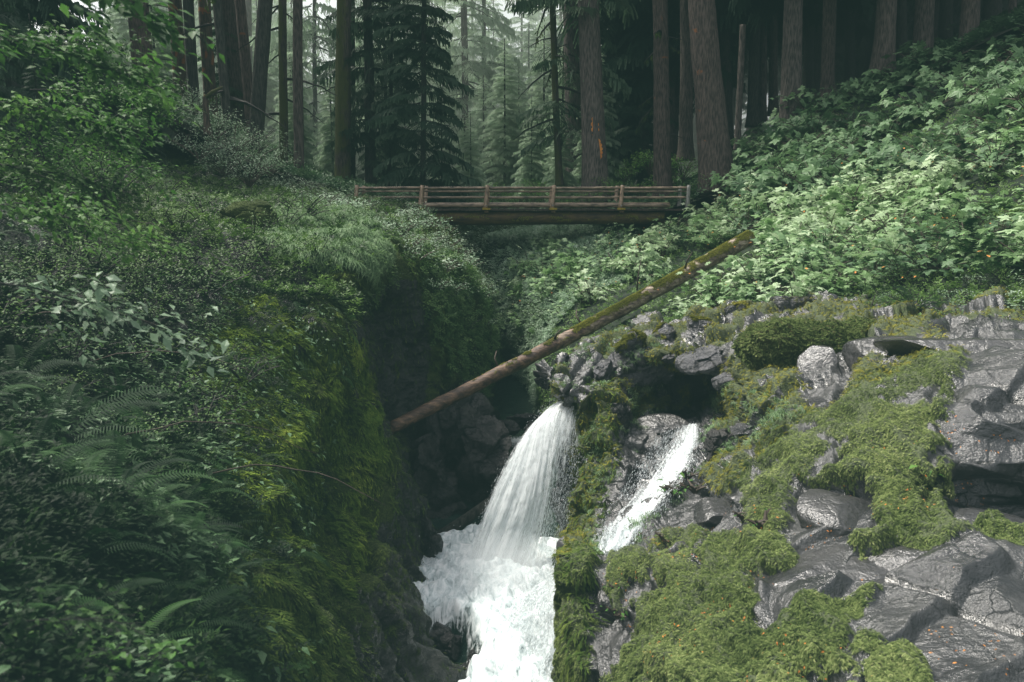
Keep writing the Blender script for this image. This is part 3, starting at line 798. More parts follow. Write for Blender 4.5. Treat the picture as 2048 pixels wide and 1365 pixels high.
def sprig(n=7, seed=0):
    r = np.random.default_rng(seed); g = Geo()
    for k in range(n):
        t = (k + 1) / n
        c = np.array([[t * 1.0, 0, .25 * t - .3 * t * t]])
        side = 1 if k % 2 else -1
        d = np.array([[.5, side * (.9 - .5 * t), r.uniform(-.1, .35)]]) if k < n - 1 else np.array([[1, 0, -.2]])
        V, F, T = batch(OVAL, c, frames_x(d), .42 * (1 - .25 * t))
        g.add(V, F, T)
    return g.arrays()
SPRIG = sprig(7); SPRIG5 = sprig(5, 3)

def moss_frond():
    g = Geo()
    for k in range(5):
        t = k / 5
        for s in (-1, 1):
            b = np.array([t, 0, .18 * math.sin(3 * t)])
            e = b + np.array([.25, s * (.34 * (1 - t * .6)), -.10])
            w = np.array([.13, 0, 0])
            g.add([b - w * .6, b + w, e], [(0, 1, 2)], [.25 + .3 * t, .35 + .3 * t, .75])
    g.add([[0, -.05, 0], [0, .05, 0], [1.15, 0, -.05]], [(0, 1, 2)], [.3, .3, .9])
    return g.arrays()
MOSSF = moss_frond()
def blade_tuft(n=5, seed=1, droop=.6):
    r = np.random.default_rng(seed); g = Geo()
    for k in range(n):
        a = r.uniform(-1.2, 1.2); L = r.uniform(.6, 1.1); w = .03
        d = np.array([math.cos(a), math.sin(a), 0]); sd = np.array([-d[1], d[0], 0]) * w
        h = r.uniform(.3, .7)
        p0, p1, p2 = np.zeros(3), d * L * .5 + np.array([0, 0, h]), d * L + np.array([0, 0, h - droop * L])
        g.add([p0 - sd, p0 + sd, p1 - sd, p1 + sd, p2], [(0, 1, 3), (0, 3, 2), (2, 3, 4)], [.2, .2, .6, .6, .95])
    return g.arrays()
GRASST = blade_tuft()
STRAND = (np.array([[0,-.03,0],[0,.03,0],[.5,-.04,.06],[.5,.04,.06],[1,-.03,.03],[1,.03,.03],[1.4,0,0],[.3,.14,.05],[.7,-.15,.03],[.9,.12,.0]]),
          np.array([[0,1,3],[0,3,2],[2,3,5],[2,5,4],[4,5,6],[0,3,7],[2,4,8],[3,5,9]]), np.array([.2,.3,.5,.5,.6,.6,.8,.9,.9,.9]))

def frond(n=36, L=1.0, wid=.10):
    """a pinnate fern frond arching along +X"""
    g = Geo()
    ts = np.linspace(.06, 1, n)
    ax = lambda t: np.array([t * L * (1 - .12 * t), 0, L * (.55 * t - .72 * t * t)])
    for k, t in enumerate(ts):
        b = ax(t); l = wid * L * (math.sin(math.pi * (t * .86 + .1)) ** .7) + .01
        for s in (-1, 1):
            e = b + np.array([.3 * l, s * l, -.22 * l])
            m = (b + e) / 2 + np.array([.010 * L, 0, .0])
            g.add([b, m, e, b + np.array([.016 * L, 0, 0])], [(0, 1, 2), (0, 3, 1)], [.25, .5, .8, .35])
    for k in range(n - 1):
        b, c = ax(ts[k]), ax(ts[k + 1])
        w = np.array([0, .006 * L, 0])
        g.add([b - w, b + w, c], [(0, 1, 2)], .2)
    return g.arrays()
FROND = frond()

def down_dirs(N, jit=.5, hang=1.0):
    g = np.array([[0, 0, -hang]]) + RNG.normal(0, jit, N.shape)
    d = g - N * (g * N).sum(1)[:, None]
    return d / (np.linalg.norm(d, axis=1)[:, None] + 1e-9)

def cover(name, S, n, w, tmpl, mat, size, label, cat, lift=.25, jit=.9, upm=.6, off=.02, tone_amp=.5, kind='stuff', sub=None):
    """loose cover of tiny leaves or moss that nobody could count"""
    pos, N = S.scatter(n, w)
    X = down_dirs(N, jit) + N * lift
    up = N * (1 - upm) + np.array([[0, 0, upm]])
    V, F, T = batch(tmpl, pos + N * off, frames_x(X, up), RNG.uniform(size[0], size[1], n), tone=np.clip(.5 + .28 * RNG.normal(size=n), 0, 1), tone_amp=tone_amp)
    me = mesh_arrays(name, V, F, T)
    o = link(name, me, M[mat]); tag(o, label, cat, kind=kind)
    return o

# ================================================================== moss and ground cover
px, py = proj(S_plat.G)
inview = ((px > 1000) & (px < 2350) & (py < 1480) & (py > 560)).astype(float)
dist = S_plat.G[..., 1]
wm = (mw > .5) * inview * np.clip(.75 + 1.6 * fbm(S_plat.G, 2.5, 3, off=33), .12, 1.3)
cover('moss', S_plat, 170000, wm * np.clip(6 / dist, 0, 1.4) ** 2 * (dist < 9.5), MOSSF, 'moss', (.012, .034), 'thick green feathery moss draped over the near dark rocks', 'moss', lift=.38, jit=.45, upm=.3, off=.004, tone_amp=.6)
cover('moss', S_plat, 45000, wm * (dist >= 9), MOSSF, 'yellowmoss', (.03, .07), 'yellow green moss on the blocky rocks behind the falls', 'moss', lift=.5, jit=.6, upm=.4, tone_amp=.6)
fin = in_poly(px, py, [(1150,760),(1240,750),(1240,900),(1210,1090),(1090,1140),(1140,1000)]) | in_poly(px, py, [(1120,1500),(1138,1120),(1200,1092),(1180,1180),(1200,1500)])
cover('moss', S_plat, 22000, fin.astype(float), STRAND, 'hangmoss', (.06, .16), 'long wet moss strands hanging on the upright fin beside the falls', 'moss', lift=.12, jit=.2, upm=0)
gpatch = [(1330,800),(1400,840),(1440,760),(1560,800),(1640,840),(1480,900),(1430,940),(1380,950),(1330,1000),(1300,1080),(1220,1110),(1180,1120),(1160,800),(1100,760),(1150,650),(1240,620),(1330,690)]
gw = in_poly(px, py, gpatch) & (fbm(S_plat.G, 2.2, 3, off=3) > .05) & ~chan
cover('grass', S_plat, 2600, gw.astype(float) * inview, GRASST, 'grass', (.07, .15), 'small pale grass tufts between the rocks around the cascade', 'grass', lift=.6, jit=.8, upm=.8)
cover('ground_cover', S_plat, 4200, gw.astype(float) * inview * (fbm(S_plat.G, 3, 2, off=30) > 0), SPRIG5, 'cover', (.04, .09), 'little leafy seedlings between the rocks around the cascade', 'ground cover', lift=.9, upm=.8)

lx, ly = proj(S_left.G)
lin = ((lx > -250) & (lx < 1120) & (ly > -100) & (ly < 1500)).astype(float)
ld = S_left.G[..., 1]
vv = np.linspace(0, 1, 420)[None, :] * np.ones((420, 1))
bank = np.clip((.56 - vv) / .12, 0, 1) + .35 * np.clip((.72 - vv) / .1, 0, 1) * (fbm(S_left.G, .9, 3, off=2) > -.05)
dw = np.clip(10 / ld, .25, 2.0) ** 1.6
VOID = [(690,660),(720,610),(790,550),(840,560),(862,700),(845,850),(780,870),(740,930),(715,830),(690,740)]  # plants and moss thinned inside to darken the recess like shade
void = in_poly(lx + 25 * fbm(S_left.G, 1.2, 3), ly + 25 * fbm(S_left.G, 1.2, 3, off=4), VOID)
patch = np.clip(.5 + 2.2 * fbm(S_left.G, .9, 4, off=13), .02, 1.4)
patch2 = np.clip(.5 - 2.2 * fbm(S_left.G, .9, 4, off=13), .02, 1.4)
bank = bank * np.where(void, .05, 1.0) * np.where(in_poly(lx + 40 * fbm(S_left.G, 1.2, 4), ly + 40 * fbm(S_left.G, 1.2, 4, off=8), [(440,600),(560,600),(640,720),(650,850),(600,960),(520,1040),(440,900),(390,740)]), .3, 1)
cover('ground_cover', S_left, 9000, bank * lin * dw * (ld < 15) * patch2, OVAL, 'dimclub', (.04, .11), 'larger dim leaves scattered through the near left undergrowth', 'undergrowth', lift=.6, jit=.5, upm=.6, off=.12)
cover('ground_cover', S_left, 2600, bank * lin * dw * (ld < 24) * patch2, FROND, 'fern', (.22, .5), 'small fern fronds scattered through the left undergrowth', 'undergrowth', lift=.7, jit=.6, upm=.6, off=.03)
cover('ground_cover', S_left, 46000, bank * patch * lin * dw * (ld < 15), SPRIG, 'shadecover', (.05, .17), 'small leaved undergrowth with shade painted dark, covering the near left bank', 'undergrowth', lift=.7, jit=.9, upm=.7, off=.06)
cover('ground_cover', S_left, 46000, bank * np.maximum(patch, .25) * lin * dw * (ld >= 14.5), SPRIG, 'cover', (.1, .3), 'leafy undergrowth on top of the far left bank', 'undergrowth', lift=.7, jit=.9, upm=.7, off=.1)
cliff = np.clip((vv - .36) / .1, 0, 1) * np.clip((.86 - vv) / .15, .12, 1) * lin
cliff = cliff * np.where(void, .15, 1.0) * (fbm(S_left.G, .8, 3, off=7) > -.18)
cover('ground_cover', S_left, 12000, in_poly(lx, ly, [(820,470),(960,550),(990,700),(965,790),(890,760),(850,620)]).astype(float), SPRIG, 'shrub', (.14, .34), 'leafy plants hanging down the gorge wall left of the far pool', 'undergrowth', lift=.6, upm=.4, off=.08)
cover('moss', S_left, 120000, cliff * dw * (ld < 13), STRAND, 'hangmoss', (.025, .075), 'hanging moss on the near left cliff', 'moss', lift=.12, jit=.2, upm=0)
cover('moss', S_left, 60000, cliff * dw * (ld >= 13), STRAND, 'hangmoss', (.06, .16), 'hanging moss curtains down the left gorge cliff', 'moss', lift=.12, jit=.16, upm=0)
gl = in_poly(lx + 20 * fbm(S_left.G, 1.5, 3), ly + 20 * fbm(S_left.G, 1.5, 3, off=3), [(500,440),(640,410),(750,440),(775,500),(745,560),(700,545),(640,530),(560,520)]).astype(float)
MOSSY = in_poly(lx + 40 * fbm(S_left.G, 1.2, 4), ly + 40 * fbm(S_left.G, 1.2, 4, off=8), [(440,580),(600,620),(720,700),(760,850),(760,1050),(700,1200),(560,1080),(470,960),(390,740)])
cover('moss', S_left, 95000, MOSSY * np.clip(.4 + 2 * fbm(S_left.G * np.array([1, 1, .3]), 1.8, 3, off=12), .03, 1.3), STRAND, 'litmoss', (.03, .10), 'yellow green moss streaks painted bright as if lit on the left cliff', 'moss', lift=.15, jit=.2, upm=0, off=.03)
cover('grass', S_left, 36000, gl, GRASST, 'grass', (.12, .3), 'pale drooping grass mat on the lip of the left bank', 'grass', lift=.5, jit=.25, upm=.4, off=.05)
cover('ground_cover', S_end, 9000, None, SPRIG5, 'paleshrub', (.16, .42), 'ferns and leaves hanging on the rock wall under the bridge', 'undergrowth', lift=.4)  # pale leaf colour lightens this shaded wall
sw = ((SGX > 900) & (SGX < 2800)).astype(float)
cover('ground_cover', S_slope, 44000, sw * np.clip(22 / S_slope.G[..., 1], .3, 2) ** 1.5, SPRIG, 'cover', (.12, .3), 'low green undergrowth beneath the broad leaved shrubs on the right slope', 'undergrowth', lift=.8, upm=.7)
fx, fy = S_for.G[..., 0], S_for.G[..., 1]
cover('ground_cover', S_slope, 12000, ((SGX > 900) & (SGX < 1260) & (S_slope.G[..., 1] > 27) & (S_slope.G[..., 1] < 46)).astype(float), SPRIG, 'paleshrub', (.18, .4), 'leaves painted pale to lighten the gorge side below the right end of the bridge', 'undergrowth', lift=.8, upm=.7, off=.08)  # light in the gorge put in as paler leaves
cover('ground_cover', S_for, 60000, (np.abs(fx) < 55) * (fy < 85) * (np.abs(fx) < fy * .8), SPRIG, 'dimclub', (.35, .8), 'ferns and low brush covering the forest floor behind the bridge', 'undergrowth', lift=.8, upm=.7, off=.15)

cover('leaf_litter', S_slope, 160, ((SGX > 1050) & (SGX < 2100) & (SGY > 330) & (SGY < 640) & (S_slope.G[..., 1] < 36)).astype(float), OVAL, 'litter', (.06, .12), 'few orange dying leaves among the broad leaved shrubs', 'fallen leaves', lift=.3, jit=1, upm=.4, off=.85)
# fallen orange leaves and needles on the near rocks
lit = (OVAL[0] * np.array([1, .9, 1]), OVAL[1], OVAL[2])
ppx, ppy = proj(S_plat.G)
lw = (in_poly(ppx, ppy, [(1230,1000),(1500,980),(1700,900),(1980,760),(2060,900),(2060,1365),(1250,1365),(1200,1150)])).astype(float) * (fbm(S_plat.G, 1.8, 3, off=60) > .12)
cover('leaf_litter', S_plat, 520, lw * (dist < 9), lit, 'litter', (.008, .03), 'scattered orange leaves and needles on the near rocks', 'fallen leaves', lift=.1, jit=2, upm=0, off=.035)

# ================================================================== plants as things
def shrub_meshes(name, rad, h, nst, nleaf, leaf, tmpl, lm, tm, seed, flat=.3, clump=0):
    r = np.random.default_rng(seed)
    st = Geo(); ends = []
    for k in range(nst):
        a = r.uniform(0, 6.28); rr = rad * r.uniform(.35, 1)
        e = np.array([math.cos(a) * rr, math.sin(a) * rr, h * r.uniform(.55, 1) * (1 - .35 * (rr / rad) ** 2)])
        m = np.array([e[0] * .3, e[1] * .3, e[2] * .65])
        t = np.linspace(0, 1, 6)[:, None]
        c = (1 - t) ** 2 * np.zeros(3) + 2 * t * (1 - t) * m + t * t * e
        V, F = tube(c, np.linspace(.02, .005, 6) * max(1, h), 4, False); st.add(V, F, .4)
        ends.append(c)
        for q in range(2):
            b = c[r.integers(2, 5)]; a2 = r.uniform(0, 6.28); l = rad * r.uniform(.2, .5)
            e2 = b + np.array([math.cos(a2) * l, math.sin(a2) * l, l * r.uniform(0, .5)])
            cc = np.array([b, (b + e2) / 2 + [0, 0, l * .1], e2])
            V, F = tube(cc, [.008, .006, .003], 3, False); st.add(V, F, .4); ends.append(np.array([b, (b + e2) / 2, e2, e2]))
    g = Geo()
    C = np.concatenate([e[len(e) // 2:] for e in ends])
    pos = C[r.integers(0, len(C), nleaf)] + r.normal(0, rad * .13, (nleaf, 3)) * np.array([1, 1, .6])
    d = pos * np.array([1, 1, 0]) + r.normal(0, .4 * rad, (nleaf, 3)) * np.array([1, 1, flat])
    d[:, 2] -= .12 * rad
    up = np.tile([[0, 0, 1.0]], (nleaf, 1)) + r.normal(0, flat, (nleaf, 3))
    hgt = np.clip(pos[:, 2] / h, 0, 1)
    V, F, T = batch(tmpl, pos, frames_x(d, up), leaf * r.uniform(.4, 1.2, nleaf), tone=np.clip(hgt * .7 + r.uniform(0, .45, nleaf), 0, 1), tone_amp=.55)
    g.add(V, F, T)
    return st.mesh('stems', M[tm]), g.mesh('foliage', M[lm])

def place(name, meshes, loc, rz=0, s=1.0, label=None, cat='shrub', group=None, names=('stems', 'foliage'), tilt=(0, 0)):
    e = empty(name, loc, rz, s)
    e.rotation_euler = (tilt[0], tilt[1], rz)
    tag(e, label, cat, group)
    for nm, me in zip(names, meshes): link(nm, me, None, e)
    return e

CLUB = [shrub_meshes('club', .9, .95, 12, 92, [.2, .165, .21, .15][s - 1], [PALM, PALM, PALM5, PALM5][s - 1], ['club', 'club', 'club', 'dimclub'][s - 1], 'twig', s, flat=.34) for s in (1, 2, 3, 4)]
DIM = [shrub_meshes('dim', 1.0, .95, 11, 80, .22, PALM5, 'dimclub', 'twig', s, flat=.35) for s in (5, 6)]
def slope_point(x, y, Sx=S_slope, gx=SGX, gy=SGY):
    k = np.argmin((gx - x) ** 2 + (gy - y) ** 2)
    return Sx.G.reshape(-1, 3)[k]
rng = np.random.default_rng(21)
def clump_points(n, region, S, GX, GY, mind, ymax=None, seed=1):
    line = 470 + (1520 - GX) * (855 - 470) / (1520 - 780)
    m = in_poly(GX, GY, region) & ~((GX > 1060) & (GX < 1560) & (GY > line - 12) & (GY < line + 92))
    if ymax: m &= S.G[..., 1] < ymax
    idx = np.flatnonzero(m.ravel()); r = np.random.default_rng(seed)
    if len(idx) == 0: return []
    out = []; pts = S.G.reshape(-1, 3)
    for k in r.permutation(idx):
        p = pts[k]
        if all((p[0] - q[0]) ** 2 + (p[1] - q[1]) ** 2 + .4 * (p[2] - q[2]) ** 2 > mind ** 2 for q in out):
            out.append(p)
            if len(out) >= n: break
    return out
ZONES = [
 ('club', 56, [(1000,560),(1090,480),(1200,440),(1330,430),(1400,480),(1290,560),(1150,640),(1060,700),(990,700)], .5, 'pale broad leaved shrub under the right end of the bridge, above the log', 'broad leaved shrubs between the bridge and the fallen log'),
 ('club', 38, [(1330,430),(1500,400),(1640,420),(1640,520),(1520,560),(1400,500)], .62, 'pale broad leaved shrub at the upper end of the fallen log', 'broad leaved shrubs around the upper end of the fallen log'),
 ('club', 26, [(1340,560),(1520,470),(1640,520),(1640,640),(1500,630),(1350,640)], .55, 'broad leaved shrub between the fallen log and the blocky rocks', 'broad leaved shrubs below the fallen log'),
 ('club', 96, [(1640,400),(1800,330),(2100,230),(2380,150),(2380,560),(1900,560),(1640,600)], .55, 'bright broad leaved shrub in the thicket on the right slope', 'broad leaved shrubs covering the right slope'),
 ('dim', 76, [(1440,385),(1480,290),(1700,185),(1850,140),(2150,40),(2150,260),(1800,360),(1640,430),(1450,420)], .85, 'dim broad leaved shrub at the foot of the dark forest', 'shaded shrubs at the forest edge on the right'),
]
used = 0
for zi, (kind, n, reg, md, lab, grp) in enumerate(ZONES):
    for p in clump_points(n, reg, S_slope, SGX, SGY, md, ymax=44, seed=zi + 3):
        ms = (CLUB if kind == 'club' else DIM)[rng.integers(0, 4 if kind == 'club' else 2)]
        nn = (-.12, -.1)
        place('broadleaf_shrub', ms, tuple(p - np.array([0, 0, .12])), rng.uniform(0, 6.28), rng.uniform(.7, 1.35) * (1.35 if kind == 'dim' else 1.0), lab, 'shrub', grp, tilt=(rng.uniform(.0, .35), rng.uniform(-.35, .0)))
        used += 1

FGX, FGY = proj(S_for.G)
for p in clump_points(80, [(1430,360),(1700,230),(1900,160),(2120,60),(2120,-20),(1900,40),(1600,160),(1430,290)], S_for, FGX, FGY, 1.5, seed=77):
    if p[1] < 62 and used < 296:
        used += 1; place('broadleaf_shrub', DIM[rng.integers(0, 2)], tuple(p - np.array([0, 0, .1])), rng.uniform(0, 6.28), rng.uniform(1.4, 2.0), 'dim broad leaved shrub among the feet of the dark right forest', 'shrub', 'shaded shrubs among the right forest trunks')
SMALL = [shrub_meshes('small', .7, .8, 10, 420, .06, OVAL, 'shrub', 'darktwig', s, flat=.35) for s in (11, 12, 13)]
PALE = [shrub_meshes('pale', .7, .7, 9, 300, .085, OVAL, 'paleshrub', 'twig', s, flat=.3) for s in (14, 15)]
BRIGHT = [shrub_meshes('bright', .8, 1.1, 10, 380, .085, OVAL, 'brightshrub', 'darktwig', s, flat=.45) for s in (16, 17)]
def zone_shrubs(name, meshes, n, reg, md, S, GX, GY, lab, grp, smin=.8, smax=1.3, seed=0, sink=.1, tilt=.2):
    c = 0
    for p in clump_points(n, reg, S, GX, GY, md, seed=seed):
        place(name, meshes[rng.integers(0, len(meshes))], tuple(p - np.array([0, 0, sink])), rng.uniform(0, 6.28), rng.uniform(smin, smax), lab, 'shrub', grp, tilt=(rng.uniform(-tilt, tilt), rng.uniform(-tilt, tilt)))
        c += 1
    return c
# white-green cover at the left bridge end, sky sheen painted into the leaves
zone_shrubs('pale_shrub', PALE, 80, [(560,380),(640,360),(760,372),(850,425),(960,560),(985,680),(930,620),(820,520),(700,450),(560,420)], .6, S_left, lx, ly, 'shrub with sky sheen painted pale into its leaves at the left end of the bridge', 'pale shrubs at the left bridge end', seed=1)
zone_shrubs('small_leaf_shrub', SMALL + PALE, 44, [(840,480),(960,560),(990,700),(960,720),(890,640),(850,560)], .55, S_left, lx, ly, 'dark shrub hanging over the gorge edge left of the pool', 'shrubs on the shaded gorge edge', .7, 1.1, 2)
zone_shrubs('small_leaf_shrub', SMALL, 40, [(960,560),(1070,600),(1105,660),(1060,700),(1000,685)], .6, S_slope, SGX, SGY, 'pale small leaved shrub above the pool behind the log', 'shrubs above the pool behind the log', .7, 1.1, 3)
zone_shrubs('small_leaf_shrub', PALE + SMALL, 42, [(1600,575),(2300,550),(2300,720),(1850,670),(1650,640)], .5, S_slope, SGX, SGY, 'small leaved shrub in the dark hollow above the near boulders', 'small shrubs above the near boulders', .5, .9, 4)
zone_shrubs('small_leaf_shrub', SMALL, 70, [(150,250),(420,290),(620,400),(640,520),(420,600),(200,560),(100,420)], .8, S_left, lx, ly, 'small leaved dark green shrub on the left bank', 'small leaved shrubs on the left bank', .8, 1.3, 5, .15)
zone_shrubs('small_leaf_shrub', SMALL, 46, [(-100,560),(200,520),(420,620),(520,820),(350,900),(100,800),(-100,700)], .6, S_left, lx, ly, 'shaded small leaved shrub at the top of the mossy cliff', 'shrubs at the top of the mossy cliff', .5, .85, 6)
zone_shrubs('bright_shrub', BRIGHT, 26, [(-150,200),(60,200),(250,280),(240,430),(60,480),(-100,440)], .9, S_left, lx, ly, 'bright green shrub with rounded leaves at the upper left', 'bright shrubs at the upper left', 1.0, 1.6, 7)

EGX, EGY = proj(S_end.G)
zone_shrubs('small_leaf_shrub', PALE + SMALL, 26, [(900,440),(1150,430),(1140,520),(1080,640),(980,680),(910,560)], .7, S_end, EGX, EGY, 'leafy shrub growing on the rock wall under the bridge', 'shrubs on the wall under the bridge', .8, 1.2, 12)  # pale copies mixed in to brighten the shadowed wall
# ferns
def fern_mesh(n, L, seed, mat='fern'):
    r = np.random.default_rng(seed); g = Geo()
    a = np.arange(n) * 2.4 + r.uniform(0, .5, n)
    el = r.uniform(.1, .75, n)
    X = np.stack([np.cos(a) * np.cos(el), np.sin(a) * np.cos(el), np.sin(el)], 1)
    FR = [frond(30, 1.0, r.uniform(.08, .12)) for _ in range(1)][0]; FR[0][:, 2] *= r.uniform(.6, 1.2)
    V, F, T = batch(FR, np.zeros((n, 3)) + X * .04, frames_x(X), L * r.uniform(.7, 1.1, n), tone=r.uniform(0, 1, n))
    g.add(V, F, T)
    return g.mesh('fern_fronds', M[mat])
FERN = [fern_mesh(11 + s % 4, .85, s) for s in (30, 31, 32, 33, 34)]
def lpt(x, y): return S_left.G.reshape(-1, 3)[np.argmin((lx - x) ** 2 + (ly - y) ** 2)]
FERNS = [(30,790,.95,'wide arching fern at the left edge of the picture'),(120,900,1.1,'long arching fern above the near dark hollow'),(230,820,.9,'fern with glossy fronds below the pale leaves on the left'),
 (300,930,.9,'fern reaching right over the mossy cliff'),(60,1010,.9,'dark fern low at the left edge'),(220,1030,.8,'dim fern above the lower left leaves'),(390,1010,.85,'bright tipped fern hanging over the cliff'),
 (430,1090,.75,'fern leaning out above the mossy buttress'),(330,1110,.7,'lacy fern at the foot of the left bank'),(150,1150,.7,'shaded fern at the lower left'),(480,1180,.5,'small fern beside the hollow over the buttress'),
 (250,1230,.6,'small dark fern near the bottom left'),(340,1290,.55,'small fern low on the mossy buttress'),(430,760,.7,'fern on the upper mossy cliff')]
for x, y, s, lab in FERNS:
    o = link('sword_fern', FERN[rng.integers(0, 5)]); tag(o, lab, 'fern', 'ferns on the left bank')
    o.location = lpt(x, y) + np.array([0, 0, .05]); o.scale = (s,) * 3; o.rotation_euler = (rng.uniform(-.1, .1), rng.uniform(.15, .4), rng.uniform(-.6, .6))
for x, y, s, lab in [(1430,565,1.4,'fern under the fallen log'),(1360,490,1.5,'fern beside the broken twig on the log'),(1560,590,1.3,'fern between the shrubs and the mossy boulder'),(1480,620,1.0,'fern above the blocky rocks'),(1830,640,1.0,'fern over the long mossy boulder')]:
    o = link('sword_fern', FERN[rng.integers(0, 5)]); tag(o, lab, 'fern', 'ferns on the right slope')
    o.location = slope_point(x, y) + np.array([0, 0, .15]); o.scale = (s,) * 3; o.rotation_euler = (0, 0, rng.uniform(0, 6))
for k in range(22):
    x, y = rng.uniform(1120, 2000), rng.uniform(330, 640)
    o = link('sword_fern', FERN[rng.integers(0, 5)]); tag(o, 'low fern among the broad leaved shrubs of the right slope', 'fern', 'low ferns in the right slope thicket')
    o.location = slope_point(x, y) + np.array([0, 0, .3]); o.scale = (rng.uniform(1.0, 1.5),) * 3; o.rotation_euler = (rng.uniform(-.2, .2), rng.uniform(-.2, .2), rng.uniform(0, 6))
for k in range(6):
    x, y = rng.uniform(20, 480), rng.uniform(400, 1000)
    p = lpt(x, y); a = rng.uniform(-.8, .8); L = rng.uniform(.8, 2.2)
    tt_ = np.linspace(0, 1, 9)[:, None]
    c = p + tt_ * L * np.array([math.cos(a), -.4 * math.sin(a), .35]) + np.array([0, 0, -.45 * L]) * tt_ ** 2 + rng.normal(0, .015, (9, 3)) + np.array([0, 0, .25])
    V, F = tube(c, np.linspace(.009, .003, 9), 5)
    o = link('bare_twig', mesh_arrays('bare_twig', V, F, smooth=True), M['twig']); tag(o, 'thin bare twig arching out of the left bank undergrowth', 'twig', 'bare twigs on the left bank')
# ================================================================== rocks as things
def ico(sub):
    import bmesh
    bm = bmesh.new(); bmesh.ops.create_icosphere(bm, subdivisions=sub, radius=1)
    V = np.array([v.co[:] for v in bm.verts]); F = np.array([[v.index for v in f.verts] for f in bm.faces]); bm.free()
    return V, F
ICO = {k: ico(k) for k in (4, 6)}
def boulder(name, loc, size, label, cat='boulder', seed=0, cuts=9, moss=.2, mat='boulder', group=None, rot=(0, 0, 0), rough=.05, sub=6, soft=.0, boxy=.7, tufts=0, tmat='yellowmoss', ts=(.03, .06)):
    r = np.random.default_rng(seed); V, F = ICO[sub]; V = V.copy()
    V = np.sign(V) * np.abs(V) ** boxy
    V = V / (np.abs(V) ** 4).sum(1)[:, None] ** .12
    for k in range(cuts):
        n = r.normal(size=3); n /= np.linalg.norm(n); d = r.uniform(.55, .95)
        e = (V @ n) - d
        V = V - np.clip(e, 0, None)[:, None] * n * (1 - soft)
    N = V / np.linalg.norm(V, axis=1)[:, None]
    sz = np.array(size)
    W = V * sz
    W = W + N * (rough * sz.mean() * fbm(W / sz.mean(), 1.6, 5, off=seed * 3.1) + .4 * rough * sz.mean() * fbm(W / sz.mean(), 5, 4, ridged=True, off=seed))[:, None]
    if mat != 'bigrock' and name != 'x': W = W + N * (facets(W + seed, 1.6 / sz.mean(), seed) * (.8 if mat == 'darkrock' else .45) * (boxy < 1))[:, None]
    mo = np.clip(moss + .25 * fbm(W, 1.5, 2, off=seed), 0, 1)
    me = mesh_arrays(name, W, F, smooth=True, extra={'moss': mo})
    o = link(name, me, M[mat]); tag(o, label, cat, group)
    o.location = loc; o.rotation_euler = rot
    if tufts:
        Wt = W[F]; fn = np.cross(Wt[:, 1] - Wt[:, 0], Wt[:, 2] - Wt[:, 0]); ar = np.linalg.norm(fn, axis=1)
        fn = fn / (ar[:, None] + 1e-12); pr = ar * np.clip(fn[:, 2] + .35 + .6 * moss, 0, 1) ** 2 * (fbm(Wt.mean(1), 2.5, 3, off=seed) > .3 - .8 * moss)
        c = r.choice(len(F), tufts, p=pr / pr.sum()); u = r.dirichlet((1, 1, 1), tufts)
        pos = (Wt[c] * u[:, :, None]).sum(1); N = fn[c]
        V2, F2, T2 = batch(MOSSF, pos + N * .008, frames_x(down_dirs(N, .6) + N * .5, N), r.uniform(ts[0], ts[1], tufts), tone_amp=.6)
        link('moss_cover', mesh_arrays('moss_cover', V2, F2, T2), M[tmat], o)
    return o
def pB(x, y, push=0.0): return P(x, y, plat_Y(x, y) + push)
